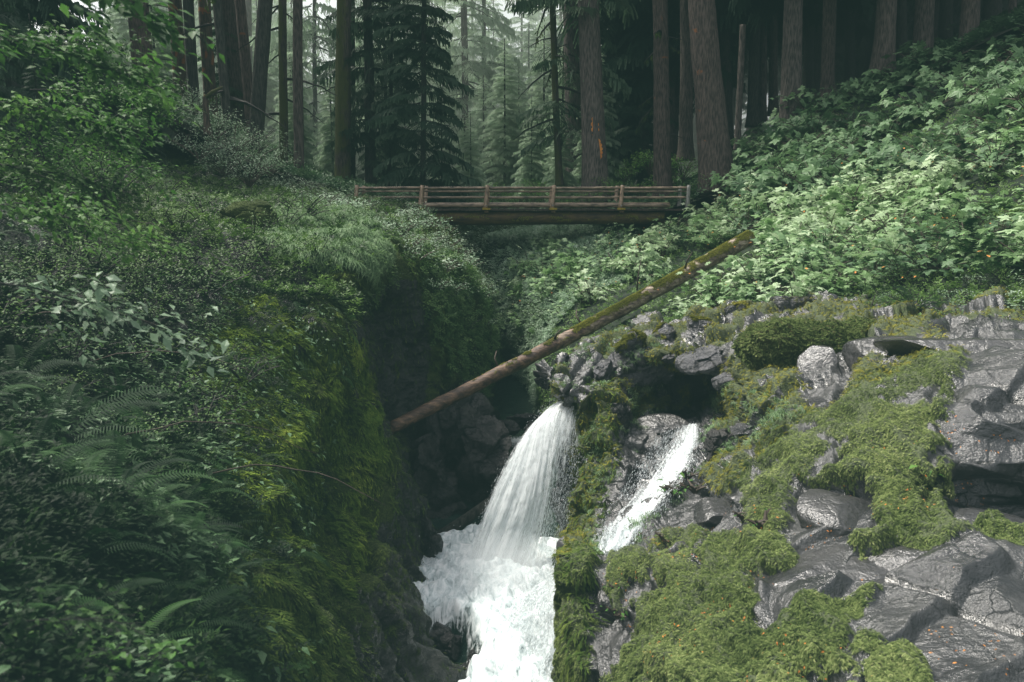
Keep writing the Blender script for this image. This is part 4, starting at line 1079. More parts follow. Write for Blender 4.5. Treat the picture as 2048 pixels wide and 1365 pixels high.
BR = [  # px, py, half sizes, label, moss, mat, cuts, rough, push
 (2070,870,(1.0,1.2,.74),'huge smooth grey boulder at the right edge with a wet bright face',-.3,'bigrock',4,.04,1.25),
 (2020,705,(1.5,.9,.2),'broad flat slab on top of the huge boulder at the right edge',-.05,'bigrock',6,.05,.5),
 (1640,745,(.32,.3,.38),'upright grey boulder with cracked pale face under the mossy hump',-.2,'bigrock',9,.05,.2),
 (1770,720,(.55,.4,.3),'rounded grey boulder between the mossy hump and the big slab',-.1,'bigrock',6,.05,.35),
 (1665,815,(.3,.3,.1),'flat pale wet slab wedged below the cracked boulder',-.2,'bigrock',8,.04,.1),
 (1790,925,(.34,.25,.1),'small grey rock strewn with orange needles beside the huge boulder',-.15,'bigrock',8,.05,.1),
 (1690,1030,(.5,.42,.17),'smooth wet rock with a white sheen in the middle of the ledge',-.25,'bigrock',6,.05,.17),
 (1440,1030,(.3,.3,.16),'rounded dark rock with a wet top left of the wet centre rock',-.15,'bigrock',6,.05,.12),
 (1490,1000,(.2,.2,.1),'small dark rock behind the rounded dark rock',-.1,'bigrock',8,.05,.1),
 (1680,1160,(.62,.5,.2),'large smooth grey slab curled inside the near moss',-.35,'bigrock',5,.04,.25),
 (1900,1300,(.8,.75,.22),'widest near slab at the lower right corner',-.35,'bigrock',5,.04,.3),
 (1860,1130,(.6,.35,.14),'long pale streaked slab above the lower right slab',-.3,'bigrock',6,.04,.15),
 (1990,1070,(.35,.3,.16),'dark tilted rock at the right edge below the huge boulder',-.1,'bigrock',8,.05,.15),
 (1320,1150,(.22,.2,.08),'grey rock peeping through the near moss',-.3,'bigrock',7,.05,.06),
 (1215,1150,(.22,.24,.14),'dark wet block at the corner above the chute',-.1,'bigrock',9,.06,.1),
 (1285,735,(.75,.5,.35),'broad grey slab under the blocky rocks left of the mossy hump',-.1,'boulder',8,.06,.2),
 (1440,715,(.9,.5,.3),'pale fractured slab left of the mossy hump',0.05,'boulder',12,.08,.2),
 (1330,860,(.6,.35,.3),'dark wet pointed slab beside the head of the cascade',-.2,'bigrock',9,.06,-.1),
 (1230,840,(.3,.3,.35),'dark rock wedged behind the mossy fin',-.05,'darkrock',9,.08,.1),
 (1430,830,(.3,.3,.2),'angular rock at the right side of the head of the cascade',.05,'boulder',11,.08,.1),
 (1440,905,(.28,.22,.34),'black undercut block right of the cascade',-.05,'darkrock',9,.06,.1),
 (1500,860,(.3,.2,.1),'flat rock ledge under the pale grass',0,'boulder',9,.06,.1),
 (1395,662,(.36,.38,.24),'yellow mossed block in the top row of the blocky rocks, third from the log',.25,'boulder',12,.08,.1),
 (1330,672,(.3,.3,.24),'yellow mossed block in the top row of the blocky rocks, second from the log',.2,'boulder',12,.08,.1),
 (1262,690,(.34,.34,.3),'tall dark block with yellow moss directly below the log',.2,'boulder',12,.08,.1),
 (1480,630,(.5,.4,.26),'rounded yellow mossed boulder at the right end of the blocky row',.4,'boulder',7,.08,.1),
 (1345,715,(.33,.3,.18),'pale triangular block in the middle of the blocky rocks',-.1,'boulder',12,.07,-.05),
 (1205,740,(.22,.25,.22),'grey square block below the log, nearest the gorge',.1,'boulder',12,.07,.1),
 (1590,620,(.45,.4,.45),'mossy stepped block standing behind the long mossy hump',.35,'boulder',12,.09,.3),
 (1480,760,(.5,.3,.16),'long rounded rock bar over the dark hollow',-.1,'boulder',6,.06,.1),
 (1550,960,(.14,.14,.08),'small pale rock poking from the moss, right one of a pair',-.2,'bigrock',9,.05,.05),
 (1500,950,(.14,.12,.07),'small pale rock poking from the moss, left one of a pair',-.2,'bigrock',9,.05,.05),
]
for k, (x, y, szz, lab, mo, mt, cu, ro, pu) in enumerate(BR):
    boulder('boulder', tuple(pB(x, y, pu)), szz, lab, seed=100 + k, cuts=cu, moss=mo, mat=mt, group='rocks of the ledge', rot=(random.uniform(-.15, .15), random.uniform(-.15, .15), random.uniform(-.4, .4)), rough=ro, soft=.2 if mt == 'bigrock' else .02, boxy=.6 if mt == 'bigrock' else .75, tufts=3500 if 'moss' in lab and 'hump' not in lab and mt == 'boulder' else 0)
# long mossy hump on top of the ledge
hump = boulder('boulder', tuple(P(1700, 700, 12.4)), (1.65, .6, .27), 'long hump back boulder wholly covered with golden green moss', seed=70, cuts=2, moss=.95, mat='boulder', group='rocks of the ledge', rough=.5, boxy=1, soft=.5, tufts=42000, tmat='moss', ts=(.03, .055), rot=(0, .06, -.1))
# dark outcrop at the left of the pool
OUT = [(905,870,20.5,(1.25,1.1,1.5),'dark angular outcrop standing left of the pool under the log',.2),
 (960,960,19.6,(.85,.8,1.5),'wet black rock face left of the falls',-.05),
 (850,960,19,(.9,.8,1.6),'brown black fractured rock below the lower end of the log',.0),
 (900,1060,18.6,(.8,.7,.7),'glossy dark rock just above the white pool',-.05),
 (840,1090,15.5,(.55,.6,.9),'jagged dark rock at the left rim of the white pool',.05),
 (795,1220,13.4,(.45,.5,.9),'dark stepped rock low on the left wall beside the foam',.15),
 (760,1330,12.4,(.6,.5,.7),'mossy dark rock at the bottom of the left wall',.3)]
for k, (x, y, Yd, szz, lab, mo) in enumerate(OUT):
    boulder('rock_outcrop', tuple(P(x, y, Yd)), szz, lab, 'rock', seed=40 + k, cuts=16, moss=mo, mat='darkrock', group='dark rocks of the left gorge wall', rough=.13, rot=(.1, .1, k))
for k, (x, y, Yd, szz, lab) in enumerate([(1050,840,24,(.55,.4,.25),'flat black rock in the rapids behind the falls'),(1020,855,23.5,(.3,.3,.2),'small wet rock left in the rapids behind the falls'),(1075,862,23,(.4,.3,.3),'wet rock right in the rapids behind the falls'),
     (885,1290,12.3,(.42,.35,.3),'black rock washed by the white foam at the bottom'),(950,1330,11.8,(.24,.2,.2),'small black rock under the chute at the bottom'),(1135,1330,11.6,(.3,.3,.35),'dark wet rock at the foot of the near mossy block'),
     (1010,690,36,(1.0,.6,.5),'mossy yellow stone at the far end of the pool'),(1045,640,37,(.9,.8,.7),'large yellow mossed stone above the far pool')]):
    p = P(x, y, Yd)
    boulder('river_rock', tuple(p), szz, lab, 'rock', seed=60 + k, cuts=11, moss=.0 if k < 6 else .4, mat='darkrock' if k < 6 else 'boulder', rough=.1, sub=4 if k < 3 else 6)
# mossy buttress on the near left
boulder('boulder', tuple(P(585, 1300, 7.3)), (.42, .5, 1.0), 'leaning moss covered buttress rock on the near left wall', seed=81, cuts=6, moss=.75, mat='cliff', rough=.1, rot=(0, -.35, .2), soft=.3, tufts=16000, tmat='hangmoss', ts=(.03, .07))
boulder('boulder', tuple(lpt(500, 455) + np.array([0, 0, .1])), (.7, .5, .5), 'round dark moss covered stone on top of the left bank', seed=82, cuts=5, moss=.7, mat='cliff', rough=.1, soft=.4)

# ================================================================== fallen log
A, B = P(1500, 476, 24.0), P(778, 858, 18.2)
t = np.linspace(0, 1, 70)[:, None]
pts = A * (1 - t) + B * t
pts[:, 2] += -.10 * np.sin(np.pi * t[:, 0]) + .03 * fbm(pts, .8, 3)
pts[:, 0] += .03 * fbm(pts, .7, 2, off=4)
rad = np.linspace(.215, .14, 70) * (1 + .06 * fbm(pts, 1.8, 3, off=2))
log = empty('fallen_log', tuple(A)); tag(log, 'long brown fallen trunk leaning across the gorge from the shrubs down to the dark rocks', 'fallen log')
V, F = tube(pts, rad, 40)
ctr = np.repeat(pts, 40, 0); ctr = np.concatenate([ctr, pts[:1], pts[-1:]])
nn = V - ctr; nn /= np.linalg.norm(nn, axis=1)[:, None] + 1e-9
st = V @ np.array([[.9, .1, .4]]).T
V = V + nn * (.018 * fbm(V * np.array([1, 1, 1]), 3, 5, ridged=True))[:, None]
me = mesh_arrays('trunk', V, F, np.concatenate([np.repeat(t[:, 0], 40), [0, 1]]), smooth=True)
o = link('trunk', me, M['logskin']); reparent(o, log)
# moss strip along its back
axis = (B - A) / np.linalg.norm(B - A)
side = np.cross(axis, [0, 0, 1]); side /= np.linalg.norm(side); upv = np.cross(side, axis)
k = 26000
tt = RNG.beta(1.1, 1.5, k) * .82
fa = fbm(np.stack([tt * 14, tt * 0, tt * 0], 1), 1, 3)
th = -.25 + RNG.normal(0, .42, k) * (1.1 - tt * .7) + .25 * fa
keep = (fbm(np.stack([tt * 26, th * 1.2, tt * 0], 1), 1, 3) > -.12 + .3 * (tt > .55)) & (np.abs(th) < 1.25)
tt, th = tt[keep], th[keep]
c = A[None] * (1 - tt[:, None]) + B[None] * tt[:, None]; c[:, 2] -= .10 * np.sin(np.pi * tt)
N = np.sin(th)[:, None] * side + np.cos(th)[:, None] * upv
rr = np.interp(tt, np.linspace(0, 1, 70), rad)
V, F, T = batch(MOSSF, c + N * (rr * .99)[:, None], frames_x(down_dirs(N, .8) + N * .5, N), RNG.uniform(.03, .07, len(tt)))
o = link('moss_cover', mesh_arrays('log_moss', V, F, T), M['yellowmoss']); reparent(o, log)
tt = .36; c = A * (1 - tt) + B * tt
V, F = tube([c + upv * .2, c + upv * .5 - axis * .12, c + upv * 1.0 - axis * .42], [.025, .02, .008], 6)
o = link('branch_stub', mesh_arrays('stub', V, F, smooth=True), M['twig']); reparent(o, log)
for tq, an, lq in [(.52, .9, .35), (.60, -.7, .22), (.22, -.5, .45), (.74, .6, .28)]:
    c = A * (1 - tq) + B * tq; dq = upv * math.cos(an) + side * math.sin(an)
    V, F = tube([c + dq * .12, c + dq * (.2 + lq * .5) - axis * .05, c + dq * (.2 + lq) - axis * .2], [.035, .022, .012], 6)
    o = link('branch_stub', mesh_arrays('stub', V, F, smooth=True), M['twig']); reparent(o, log)
# slender mossy log across the gorge further back
V, F = tube([P(950,571,38), P(1005,580,37), P(1062,590,36)], [.13, .12, .10], 12)
o = link('fallen_log', mesh_arrays('fallen_log', V, F, smooth=True), M['barkmoss']); tag(o, 'thin mossy log lying across the gorge below the bridge', 'fallen log')
V, F = tube([P(1000,990,17.2), P(930,1040,17), P(862,1085,16.6)], [.10, .12, .13], 12)
o = link('fallen_log', mesh_arrays('fallen_log', V, F, smooth=True), M['barkdark']); tag(o, 'dark wet log stuck against the rocks just above the white pool', 'fallen log')

# ================================================================== bridge
YB = 38.0
def BX(px): return P(px, 400, YB)[0]
def BZ(py, Y=YB): return P(1024, py, Y)[2]
br = empty('footbridge', (0, YB, BZ(415)))
tag(br, 'rustic log footbridge with round rails spanning the gorge', 'footbridge')
def wob_tube(p0, p1, r0, r1=None, n=14, seg=14, amp=.012, seed=0):
    t = np.linspace(0, 1, n)[:, None]; p = np.array(p0) * (1 - t) + np.array(p1) * t
    p = p + amp * np.stack([np.zeros(n), fbm(p, .9, 2, off=seed), fbm(p, .7, 2, off=seed + 9)], 1)
    r = np.linspace(r0, r0 if r1 is None else r1, n) * (1 + .05 * fbm(p, 2.2, 2, off=seed + 3))
    return tube(p, r, seg)
def bpart(name, V, F, mat, parent=None, smooth=True):
    o = link(name, mesh_arrays(name, V, F, smooth=smooth), M[mat]); reparent(o, parent or br)
    return o
def box(c, s):
    c, s = np.array(c), np.array(s) / 2
    V = np.array([[x, y, z] for x in (-1, 1) for y in (-1, 1) for z in (-1, 1)]) * s + c
    F = np.array([(0,1,3),(0,3,2),(4,6,7),(4,7,5),(0,4,5),(0,5,1),(2,3,7),(2,7,6),(0,2,6),(0,6,4),(1,5,7),(1,7,3)])
    return V, F
X0, X1 = BX(713), BX(1372)
PX = [713, 843, 973, 1106, 1242, 1374]
for side_, yy in ((0, YB), (1, YB + 1.9)):
    s = yy / YB
    for k in range(len(PX) - 1):
        xa, xb = BX(PX[k]), BX(PX[k + 1])
        bpart('rail', *wob_tube((xa, yy - .02, BZ(376.5)), (xb, yy - .02, BZ(376)), .055, .06, seed=k + side_ * 9), 'rail')
        bpart('rail', *wob_tube((xa, yy - .02, BZ(383)), (xb, yy - .02, BZ(383)), .04, .036, seed=k + 20 + side_ * 9), 'rail')
        bpart('rail', *wob_tube((xa, yy - .02, BZ(395.5)), (xb, yy - .02, BZ(395)), .06, .055, seed=k + 40 + side_ * 9), 'rail')
    for k, p in enumerate(PX):
        x = BX(p); grey = (k == 5)
        V, F = wob_tube((x + .05, yy - .06 - .0, BZ(371)), (x - (.05 if not grey else 0), yy - .16, BZ(417)), .085, .11, n=8, amp=.004, seed=k)
        po = bpart('post', V, F, 'greypost' if grey else 'post')
        if side_ == 0 and not grey:
            V, F = box((x, yy - .16, BZ(418)), (.36, .3, .09)); q = bpart('post_foot', V, F, 'lichen', po, False)
            V, F = box((x - .01, yy - .27, BZ(411.5)), (.07, .02, .07)); bpart('bolt_plate', V, F, 'greypost', po, False)
bpart('curb_log', *wob_tube((X0 - .5, YB + .02, BZ(410.5)), (BX(1340), YB + .02, BZ(410.5)), .115, .12, n=40), 'rail')
bpart('curb_log', *wob_tube((X0 - .5, YB + 1.85, BZ(410.5)), (BX(1340), YB + 1.85, BZ(410.5)), .115, .12, n=40, seed=5), 'rail')
g = Geo()
for k in range(88):
    x = X0 - .5 + k * .26
    if x > BX(1390): break
    V, F = box((x, YB + .93, BZ(420) + .01 * math.sin(k * 7.3)), (.235, 2.3, .08)); g.add(V, F)
o = link('deck', g.mesh('deck', M['deck'])); reparent(o, br)
bpart('beam_log', *wob_tube((X0 - .5, YB + .15, BZ(437.5)), (BX(1330), YB + .15, BZ(436)), .33, .30, n=60, seg=28, amp=.03), 'beam')
bpart('beam_log', *wob_tube((X0 - .5, YB + 1.7, BZ(437.5)), (BX(1330), YB + 1.7, BZ(436)), .31, .33, n=60, seg=28, amp=.03, seed=4), 'beam')
for k, p in enumerate((843, 973, 1106, 1242)):
    V, F = box((BX(p), YB + .93, BZ(423.5)), (.2, 2.5, .09)); bpart('cross_beam', V, F, 'beam', None, False)
# lichen patches along the top of the near beam
k = 2600; xs = RNG.uniform(X0 + 1, BX(1330), k); a = RNG.normal(.15, .28, k)
keep = fbm(np.stack([xs * 1.1, a, a], 1), 1, 3) > .12; xs, a = xs[keep], a[keep]
N = np.stack([np.zeros(len(xs)), -np.cos(a), np.sin(a)], 1)
c = np.stack([xs, np.full(len(xs), YB + .15), np.full(len(xs), BZ(437))], 1) + N * .33
V, F, T = batch(MOSSF, c, frames_x(down_dirs(N, 1) + N * .2, N), RNG.uniform(.04, .09, len(xs)))
o = link('lichen', mesh_arrays('beam_lichen', V, F, T), M['yellowmoss']); reparent(o, br)

# ================================================================== trees
def trunk_mesh(h, r0, r1, seed, lean=(0, 0), bend=0, seg=26, rings=70, flare=.5):
    t = np.linspace(0, 1, rings) ** 1.3
    z = t * h
    cx = lean[0] * z + bend * np.sin(t * 3) + .02 * h * .1 * perlin(np.stack([t * 5, t * 0 + seed, t * 0], 1))
    cy = lean[1] * z
    rad = (r0 + (r1 - r0) * t) * (1 + flare * np.exp(-z / (r0 * 2.2)))
    P0 = np.stack([cx, cy, z], 1)
    V, F = tube(P0, rad, seg)
    C = np.concatenate([np.repeat(P0, seg, 0), P0[:1], P0[-1:]])
    n = V - C; L = np.linalg.norm(n, axis=1)[:, None]; n = n / (L + 1e-9)
    q = np.stack([n[:, 0] * 3.2, n[:, 1] * 3.2, V[:, 2] * .35 + seed], 1)
    V = V + n * (r0 * (.10 * fbm(q, 1, 4, ridged=True) + 16 * .01 * fbm(q, .35, 3)))[:, None] * (L > 1e-4)
    return V, F
def twigspray(seed=0, n=25, needle=.2, sparse=0.0):
    """one conifer bough along +X, unit length, flat side sprays that droop"""
    r = np.random.default_rng(seed); g = Geo()
    ax = lambda t: np.array([t, .03 * math.sin(t * 5 + seed), .05 * t - .30 * t * t])
    for k in range(n):
        t = .12 + .88 * (k / (n - 1)); b = ax(t)
        for s in (-1, 1):
            if r.uniform() < sparse: continue
            l = (.40 * (1 - t) + .10) * r.uniform(.7, 1.25)
            d = np.array([.55, s, 0]); d /= np.linalg.norm(d)
            m = 5
            for q in range(m):
                u0 = q / m; c = b + d * l * u0 + np.array([0, 0, -.28 * l * u0 * u0]) + r.normal(0, .01, 3)
                e = c + d * l / m * 1.5 + np.array([0, 0, -.05 - .08 * u0]) * (.6 + r.uniform())
                w = np.array([.026 + .012 * r.uniform(), .0, 0.0])
                g.add([c - w * .5, c + w * .5, e + w * .3 + [0, 0, -.01], e - w * .3], [(0, 1, 2), (0, 2, 3)], [.25, .3, .7, .6])
    return g.arrays()
SPRAY = [twigspray(s, sparse=.22) for s in (1, 2, 3)]
SPRAYS = [twigspray(s, sparse=.45) for s in (4, 5)]
def crown_mesh(name, z0, z1, Lmax, n, mat, seed, sprays=SPRAY, wood=True, up=-.12, topless=False):
    r = np.random.default_rng(seed)
    z = np.sort(r.uniform(z0, z1, n)); a = np.arange(n) * 2.4 + r.uniform(-.5, .5, n)
    f = (z - z0) / (z1 - z0)
    L = Lmax * ((1 - f) ** .75 if not topless else (.6 + .4 * np.sin(np.pi * f))) * r.uniform(.6, 1.1, n) + .4
    X = np.stack([np.cos(a), np.sin(a), np.full(n, up) + r.normal(0, .1, n) + .25 * f], 1)
    pos = np.stack([np.cos(a) * .08, np.sin(a) * .08, z], 1)
    g = Geo()
    for k in range(len(sprays)):
        m = np.arange(n) % len(sprays) == k
        V, F, T = batch(sprays[k], pos[m], frames_x(X[m]), L[m], tone=r.uniform(0, 1, m.sum())); g.add(V, F, T)
    me = g.mesh(name, M[mat])
    w = None
    if wood:
        gw = Geo()
        for k in range(n):
            Xn = X[k] / np.linalg.norm(X[k]); t = np.linspace(0, .85, 4)[:, None]
            c = pos[k] + Xn * t * L[k] + np.array([0, 0, -.28]) * t * t * L[k]
            V, F = tube(c, np.linspace(.012, .004, 4) * L[k] + .004, 3, False); gw.add(V, F)
        w = gw.mesh(name + '_wood', M['darktwig'])
    return me, w
CR = {
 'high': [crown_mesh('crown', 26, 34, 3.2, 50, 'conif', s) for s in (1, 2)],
 'highdark': [crown_mesh('crown', 9.5, 32, 5.5, 150, 'shadecon', s) for s in (3, 4)],
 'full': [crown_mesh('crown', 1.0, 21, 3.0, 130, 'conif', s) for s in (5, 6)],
 'pale': [crown_mesh('crown', .8, 22, 4.4, 170, 'litcon', s) for s in (7, 8, 9)],
 'fulldark': [crown_mesh('crown', 1.0, 22, 4.0, 160, 'shadecon', s) for s in (10, 11)],
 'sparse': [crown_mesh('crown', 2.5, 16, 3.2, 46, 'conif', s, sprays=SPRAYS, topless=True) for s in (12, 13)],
 'sparsepale': [crown_mesh('crown', 3, 20, 4.0, 60, 'litcon', s, sprays=SPRAYS, topless=True) for s in (14, 15)],
}
def limb_mesh(seed):
    """one bare mossy limb along +X with a hanging beard"""
    r = np.random.default_rng(seed); gm = Geo()
    t = np.linspace(0, 1, 8)[:, None]
    c = t * np.array([1, 0, r.uniform(-.2, .3)]) + np.array([0, .1 * r.normal(), -.3]) * t * t + r.normal(0, .02, (8, 3)) * t
    V, F = tube(c, np.linspace(.03, .006, 8), 5)
    m = 26; tt = r.uniform(.08, 1, m); cc = np.stack([np.interp(tt, t[:, 0], c[:, i]) for i in range(3)], 1)
    Xd = np.array([[0, 0, -1.0]]) + r.normal(0, .25, (m, 3))
    V2, F2, T = batch(STRAND, cc, frames_x(Xd, np.tile([[1.0, .2, 0]], (m, 1))), r.uniform(.04, .12, m)); gm.add(V2, F2, T)
    a = mesh_arrays('limb', V, F); a.materials.append(M['darktwig'])
    return a, gm.mesh('hanging_moss', M['hangmoss'])
LIMB = [limb_mesh(s) for s in range(6)]
bark_lab = {'bark': 'brown', 'barkgrey': 'grey', 'barkdark': 'dark', 'barkpeel': 'peeling orange', 'barkmoss': 'mossy', 'barkred': 'red flecked'}
# top px at the frame's upper edge, base px, base py, width px, distance, bark, crown, dead limbs, label
TR = [
 (275,292,180,38,45,'barkred','high',1,'thick reddish trunk furthest left behind the foreground leaves'),
 (350,361,158,24,48,'barkpeel','high',0,'trunk with bright orange peeled bark at the upper left'),
 (376,388,160,20,46,'barkdark','high',1,'dark trunk right of the orange peeled one'),
 (408,419,158,23,50,'barkpeel','high',0,'brown trunk with a peeled orange edge, between two dark trunks'),
 (433,458,255,17,38,'barkdark',None,1,'thin black trunk leaning left above the ferny bank'),
 (452,482,190,34,52,'bark','high',0,'broad pale brown trunk behind the thin leaning one'),
 (474,499,205,20,50,'barkred','high',0,'curved trunk with a burl beside the broad pale brown trunk'),
 (497,499,180,12,62,'barkgrey','high',0,'narrow pale trunk far back between the curved and the black trunk'),
 (530,514,222,27,41,'barkdark','high',0,'thick black trunk leaning right at its top'),
 (566,567,325,16,43,'barkmoss','high',1,'slim greenish trunk, first of the straight pair at the left'),
 (595,597,335,19,42,'bark','high',0,'slim reddish trunk, second of the straight pair at the left'),
 (629,631,312,8,62,'barkdark','sparsepale',1,'very thin far trunk right of the straight pair'),
 (688,684,385,29,46,'barkmoss','high',0,'stout trunk with yellow green moss low on its left side'),
 (706,706,370,9,50,'barkdark',None,1,'thin dark trunk touching the stout mossy one'),
 (735,743,380,20,48,'barkdark','sparse',1,'dark branchy trunk right of the stout mossy one'),
 (785,779,370,7,49,'barkdark','sparse',0,'thin dark conifer left of the tall black stemmed one'),
 (848,846,385,10,44,'barkdark','full',0,'conifer with thin black stem and layered boughs behind the left bridge rail'),
 (928,932,345,13,64,'bark','sparsepale',1,'brown trunk in the pale gap left of centre'),
 (967,969,305,8,72,'barkdark','sparsepale',0,'thin trunk far back in the pale gap at the centre'),
 (1104,1119,350,13,45,'barkmoss','sparse',1,'crooked thin trunk with mossy limbs left of the big grey pair'),
 (1140,1152,350,31,50,'barkgrey','high',0,'grey trunk half hidden behind the scarred one'),
 (1178,1193,385,43,43,'barkgrey','high',0,'thick grey trunk with an orange scar near its base'),
 (1230,1232,330,14,58,'barkdark','fulldark',0,'dark trunk right of the scarred trunk'),
 (1260,1263,320,14,56,'barkdark','highdark',1,'dark trunk with mossy limbs left of the reddish foot trunk'),
 (1287,1290,335,16,55,'bark','highdark',0,'narrow brown trunk just left of the reddish foot trunk'),
 (1320,1327,385,30,44,'barkred','high',1,'straight trunk with reddish foot at the right end of the bridge'),
 (1373,1371,300,24,48,'bark','high',0,'brown trunk left of the largest leaning trunk'),
 (1402,1436,360,52,40,'barkred','high',0,'largest trunk, leaning left, with orange flecked bark'),
 (1446,1453,285,24,52,'barkdark','highdark',0,'black trunk right behind the largest trunk'),
 (1511,1506,232,20,52,'barkdark','highdark',0,'dark trunk, first right of the pale snag'),
 (1528,1525,222,13,54,'barkgrey','highdark',0,'slim greyish trunk second right of the pale snag'),
 (1547,1546,210,16,55,'bark','highdark',0,'slim brown trunk third right of the pale snag'),
 (1586,1584,240,35,42,'barkgrey','highdark',0,'thick grey trunk alone in the middle of the right forest'),
 (1618,1616,200,18,60,'barkdark','highdark',0,'black trunk just right of the thick grey one'),
 (1660,1655,190,23,46,'bark','highdark',0,'straight brown trunk above the shaded shrubs'),
 (1637,1634,180,15,62,'barkdark','highdark',0,'black trunk left of the straight brown one'),
 (1700,1700,160,18,66,'barkdark','highdark',0,'black trunk in the gap right of the straight brown one'),
 (1775,1764,130,33,42,'bark','highdark',0,'thick brown trunk, left of three at the upper right'),
 (1800,1798,130,24,56,'barkdark','highdark',0,'black trunk behind the left one of the three at the upper right'),
 (1848,1843,125,31,44,'barkgrey','highdark',0,'thick grey trunk, middle of three at the upper right'),
 (1893,1890,120,22,58,'barkdark','highdark',0,'black trunk between the middle and right one of three at the upper right'),
 (1943,1934,115,30,42,'bark','highdark',0,'thick brown trunk, right of three at the upper right'),
 (1985,1980,110,30,56,'barkdark','highdark',0,'broad black trunk near the upper right corner'),
 (2027,2024,80,14,44,'barkgrey','highdark',0,'pale slim trunk at the upper right corner'),
]
for k, (xt, xb, yb, wd, Yd, bk, cr, dd, lab) in enumerate(TR):
    p = P(xb, yb + 22, Yd); q = P(xt, 0, Yd)
    h = 34 if cr not in ('full', 'sparse') else 22
    r0 = wd / FPX * Yd / 2 * 1.02
    lean = (q[0] - p[0]) / (q[2] - p[2])
    if xb < 620:
        dz = 3.0; p = p - np.array([lean * dz, 0, dz]); h += dz
    e = empty('conifer_tree', tuple(p)); tag(e, lab, 'tree', 'conifers of the forest')
    V, F = trunk_mesh(h, r0, r0 * .55, k * 3.7, lean=(lean, 0), bend=(.25 if k == 6 else 0))
    link('trunk', mesh_arrays('trunk', V, F, smooth=True), M[bk], e)
    sh = Matrix(((1, 0, lean, 0), (0, 1, 0, 0), (0, 0, 1, 0), (0, 0, 0, 1)))
    def att(nm, me, rz, s=1.0):
        o = link(nm, me, None, e); z = 10 * s
        o.rotation_euler = (0, math.atan(lean), rz); o.scale = (s,) * 3
        return o
    if cr and not (cr == 'high' and k % 2 and xt < 600):
        me_, wd_ = CR[cr][k % len(CR[cr])]
        s = random.uniform(.9, 1.1); rz = random.uniform(0, 6.28)
        att('crown', me_, rz, s)
        if wd_: att('boughs', wd_, rz, s)
    if dd:
        for q in range(12):
            a_, b_ = LIMB[random.randrange(6)]; z_ = random.uniform(3, 15)
            l_ = link('limb', a_, None, e); l_.location = (lean * z_, 0, z_); l_.rotation_euler = (0, random.uniform(-.1, .35), random.uniform(0, 6.28)); l_.scale = (random.uniform(1.2, 3.2),) * 3
            link('hanging_moss', b_, None, l_)
# scar on the thick grey trunk and orange patches come from real strips of bare wood
def scar(px, py, Yd, w, hgt, lab=None):
    c = P(px, py, Yd)
    return c
for (px_, py_, Yd, wd_, hh, rr_) in [(1188,258,43,.18,1.5,.58),(1196,300,43,.16,1.1,.6)]:
    n = 30; t = np.linspace(0, 1, n)
    c = P(px_, py_, Yd); g = Geo()
    L_, R_ = [], []
    for q in t:
        wq = wd_ * (math.sin(math.pi * q) ** .6) * (.7 + .5 * abs(math.sin(q * 17 + px_)))
        z = c[2] - hh / 2 + q * hh; xx = c[0] + .12 * (.5 - q)
        L_.append([xx - wq, c[1] - rr_ * .97 , z]); R_.append([xx + wq, c[1] - rr_ * .99, z])
    V = np.array(L_ + R_); F = np.array([(i, i + n, i + n + 1) for i in range(n - 1)] + [(i, i + n + 1, i + 1) for i in range(n - 1)])
    o = link('bark_scar', mesh_arrays('bark_scar', V, F), M['litter'])
    par = [x for x in COL.objects if x.get('label') == 'thick grey trunk with an orange scar near its base'][0]
    reparent(o, par)
# broken pale snag
p = P(1474, 300, 44); e = empty('dead_snag', tuple(p)); tag(e, 'pale broken snag standing between the black trunks', 'dead tree')
V, F = trunk_mesh(P(1479, 50, 44)[2] - p[2], .17, .14, 5, flare=.2); link('trunk', mesh_arrays('trunk', V, F, smooth=True), M['barkgrey'], e)
p = P(415, 270, 34); e = empty('dead_snag', tuple(p)); tag(e, 'short rotten stump with a mossy arm in the ferny bank', 'dead tree')
V, F = trunk_mesh(1.5, .13, .10, 8, flare=.2); link('trunk', mesh_arrays('trunk', V, F, smooth=True), M['barkpeel'], e)
V, F = tube([(0, 0, 1.45), (.3, 0, 1.7), (.75, 0, 1.9)], [.09, .08, .05], 8); link('mossy_arm', mesh_arrays('arm', V, F, smooth=True), M['barkmoss'], e)

# trees behind, each its own thing; look-alikes share label and group
r = np.random.default_rng(5)
def back_tree(x, y, kind, lab, grp, s=1.0, rad=.22, bk='barkdark'):
    z = float(ground_h(np.array(x), np.array(y))) - .6
    e = empty('conifer_tree', (x, y, z), r.uniform(0, 6.28), s); tag(e, lab, 'tree', grp)
    link('trunk', BT[(bk, kind in ('high', 'highdark'))], None, e)
    c, w_ = CR[kind][r.integers(0, len(CR[kind]))]
    link('crown', c, None, e)
    return e
BT = {}
for bk in ('barkdark', 'bark', 'barkgrey'):
    for tall in (True, False):
        V, F = trunk_mesh(33 if tall else 22, .38 if tall else .2, .12 if tall else .04, 3 + len(bk), seg=14, rings=30)
        me = mesh_arrays('back_trunk', V, F, smooth=True); me.materials.append(M[bk]); BT[(bk, tall)] = me
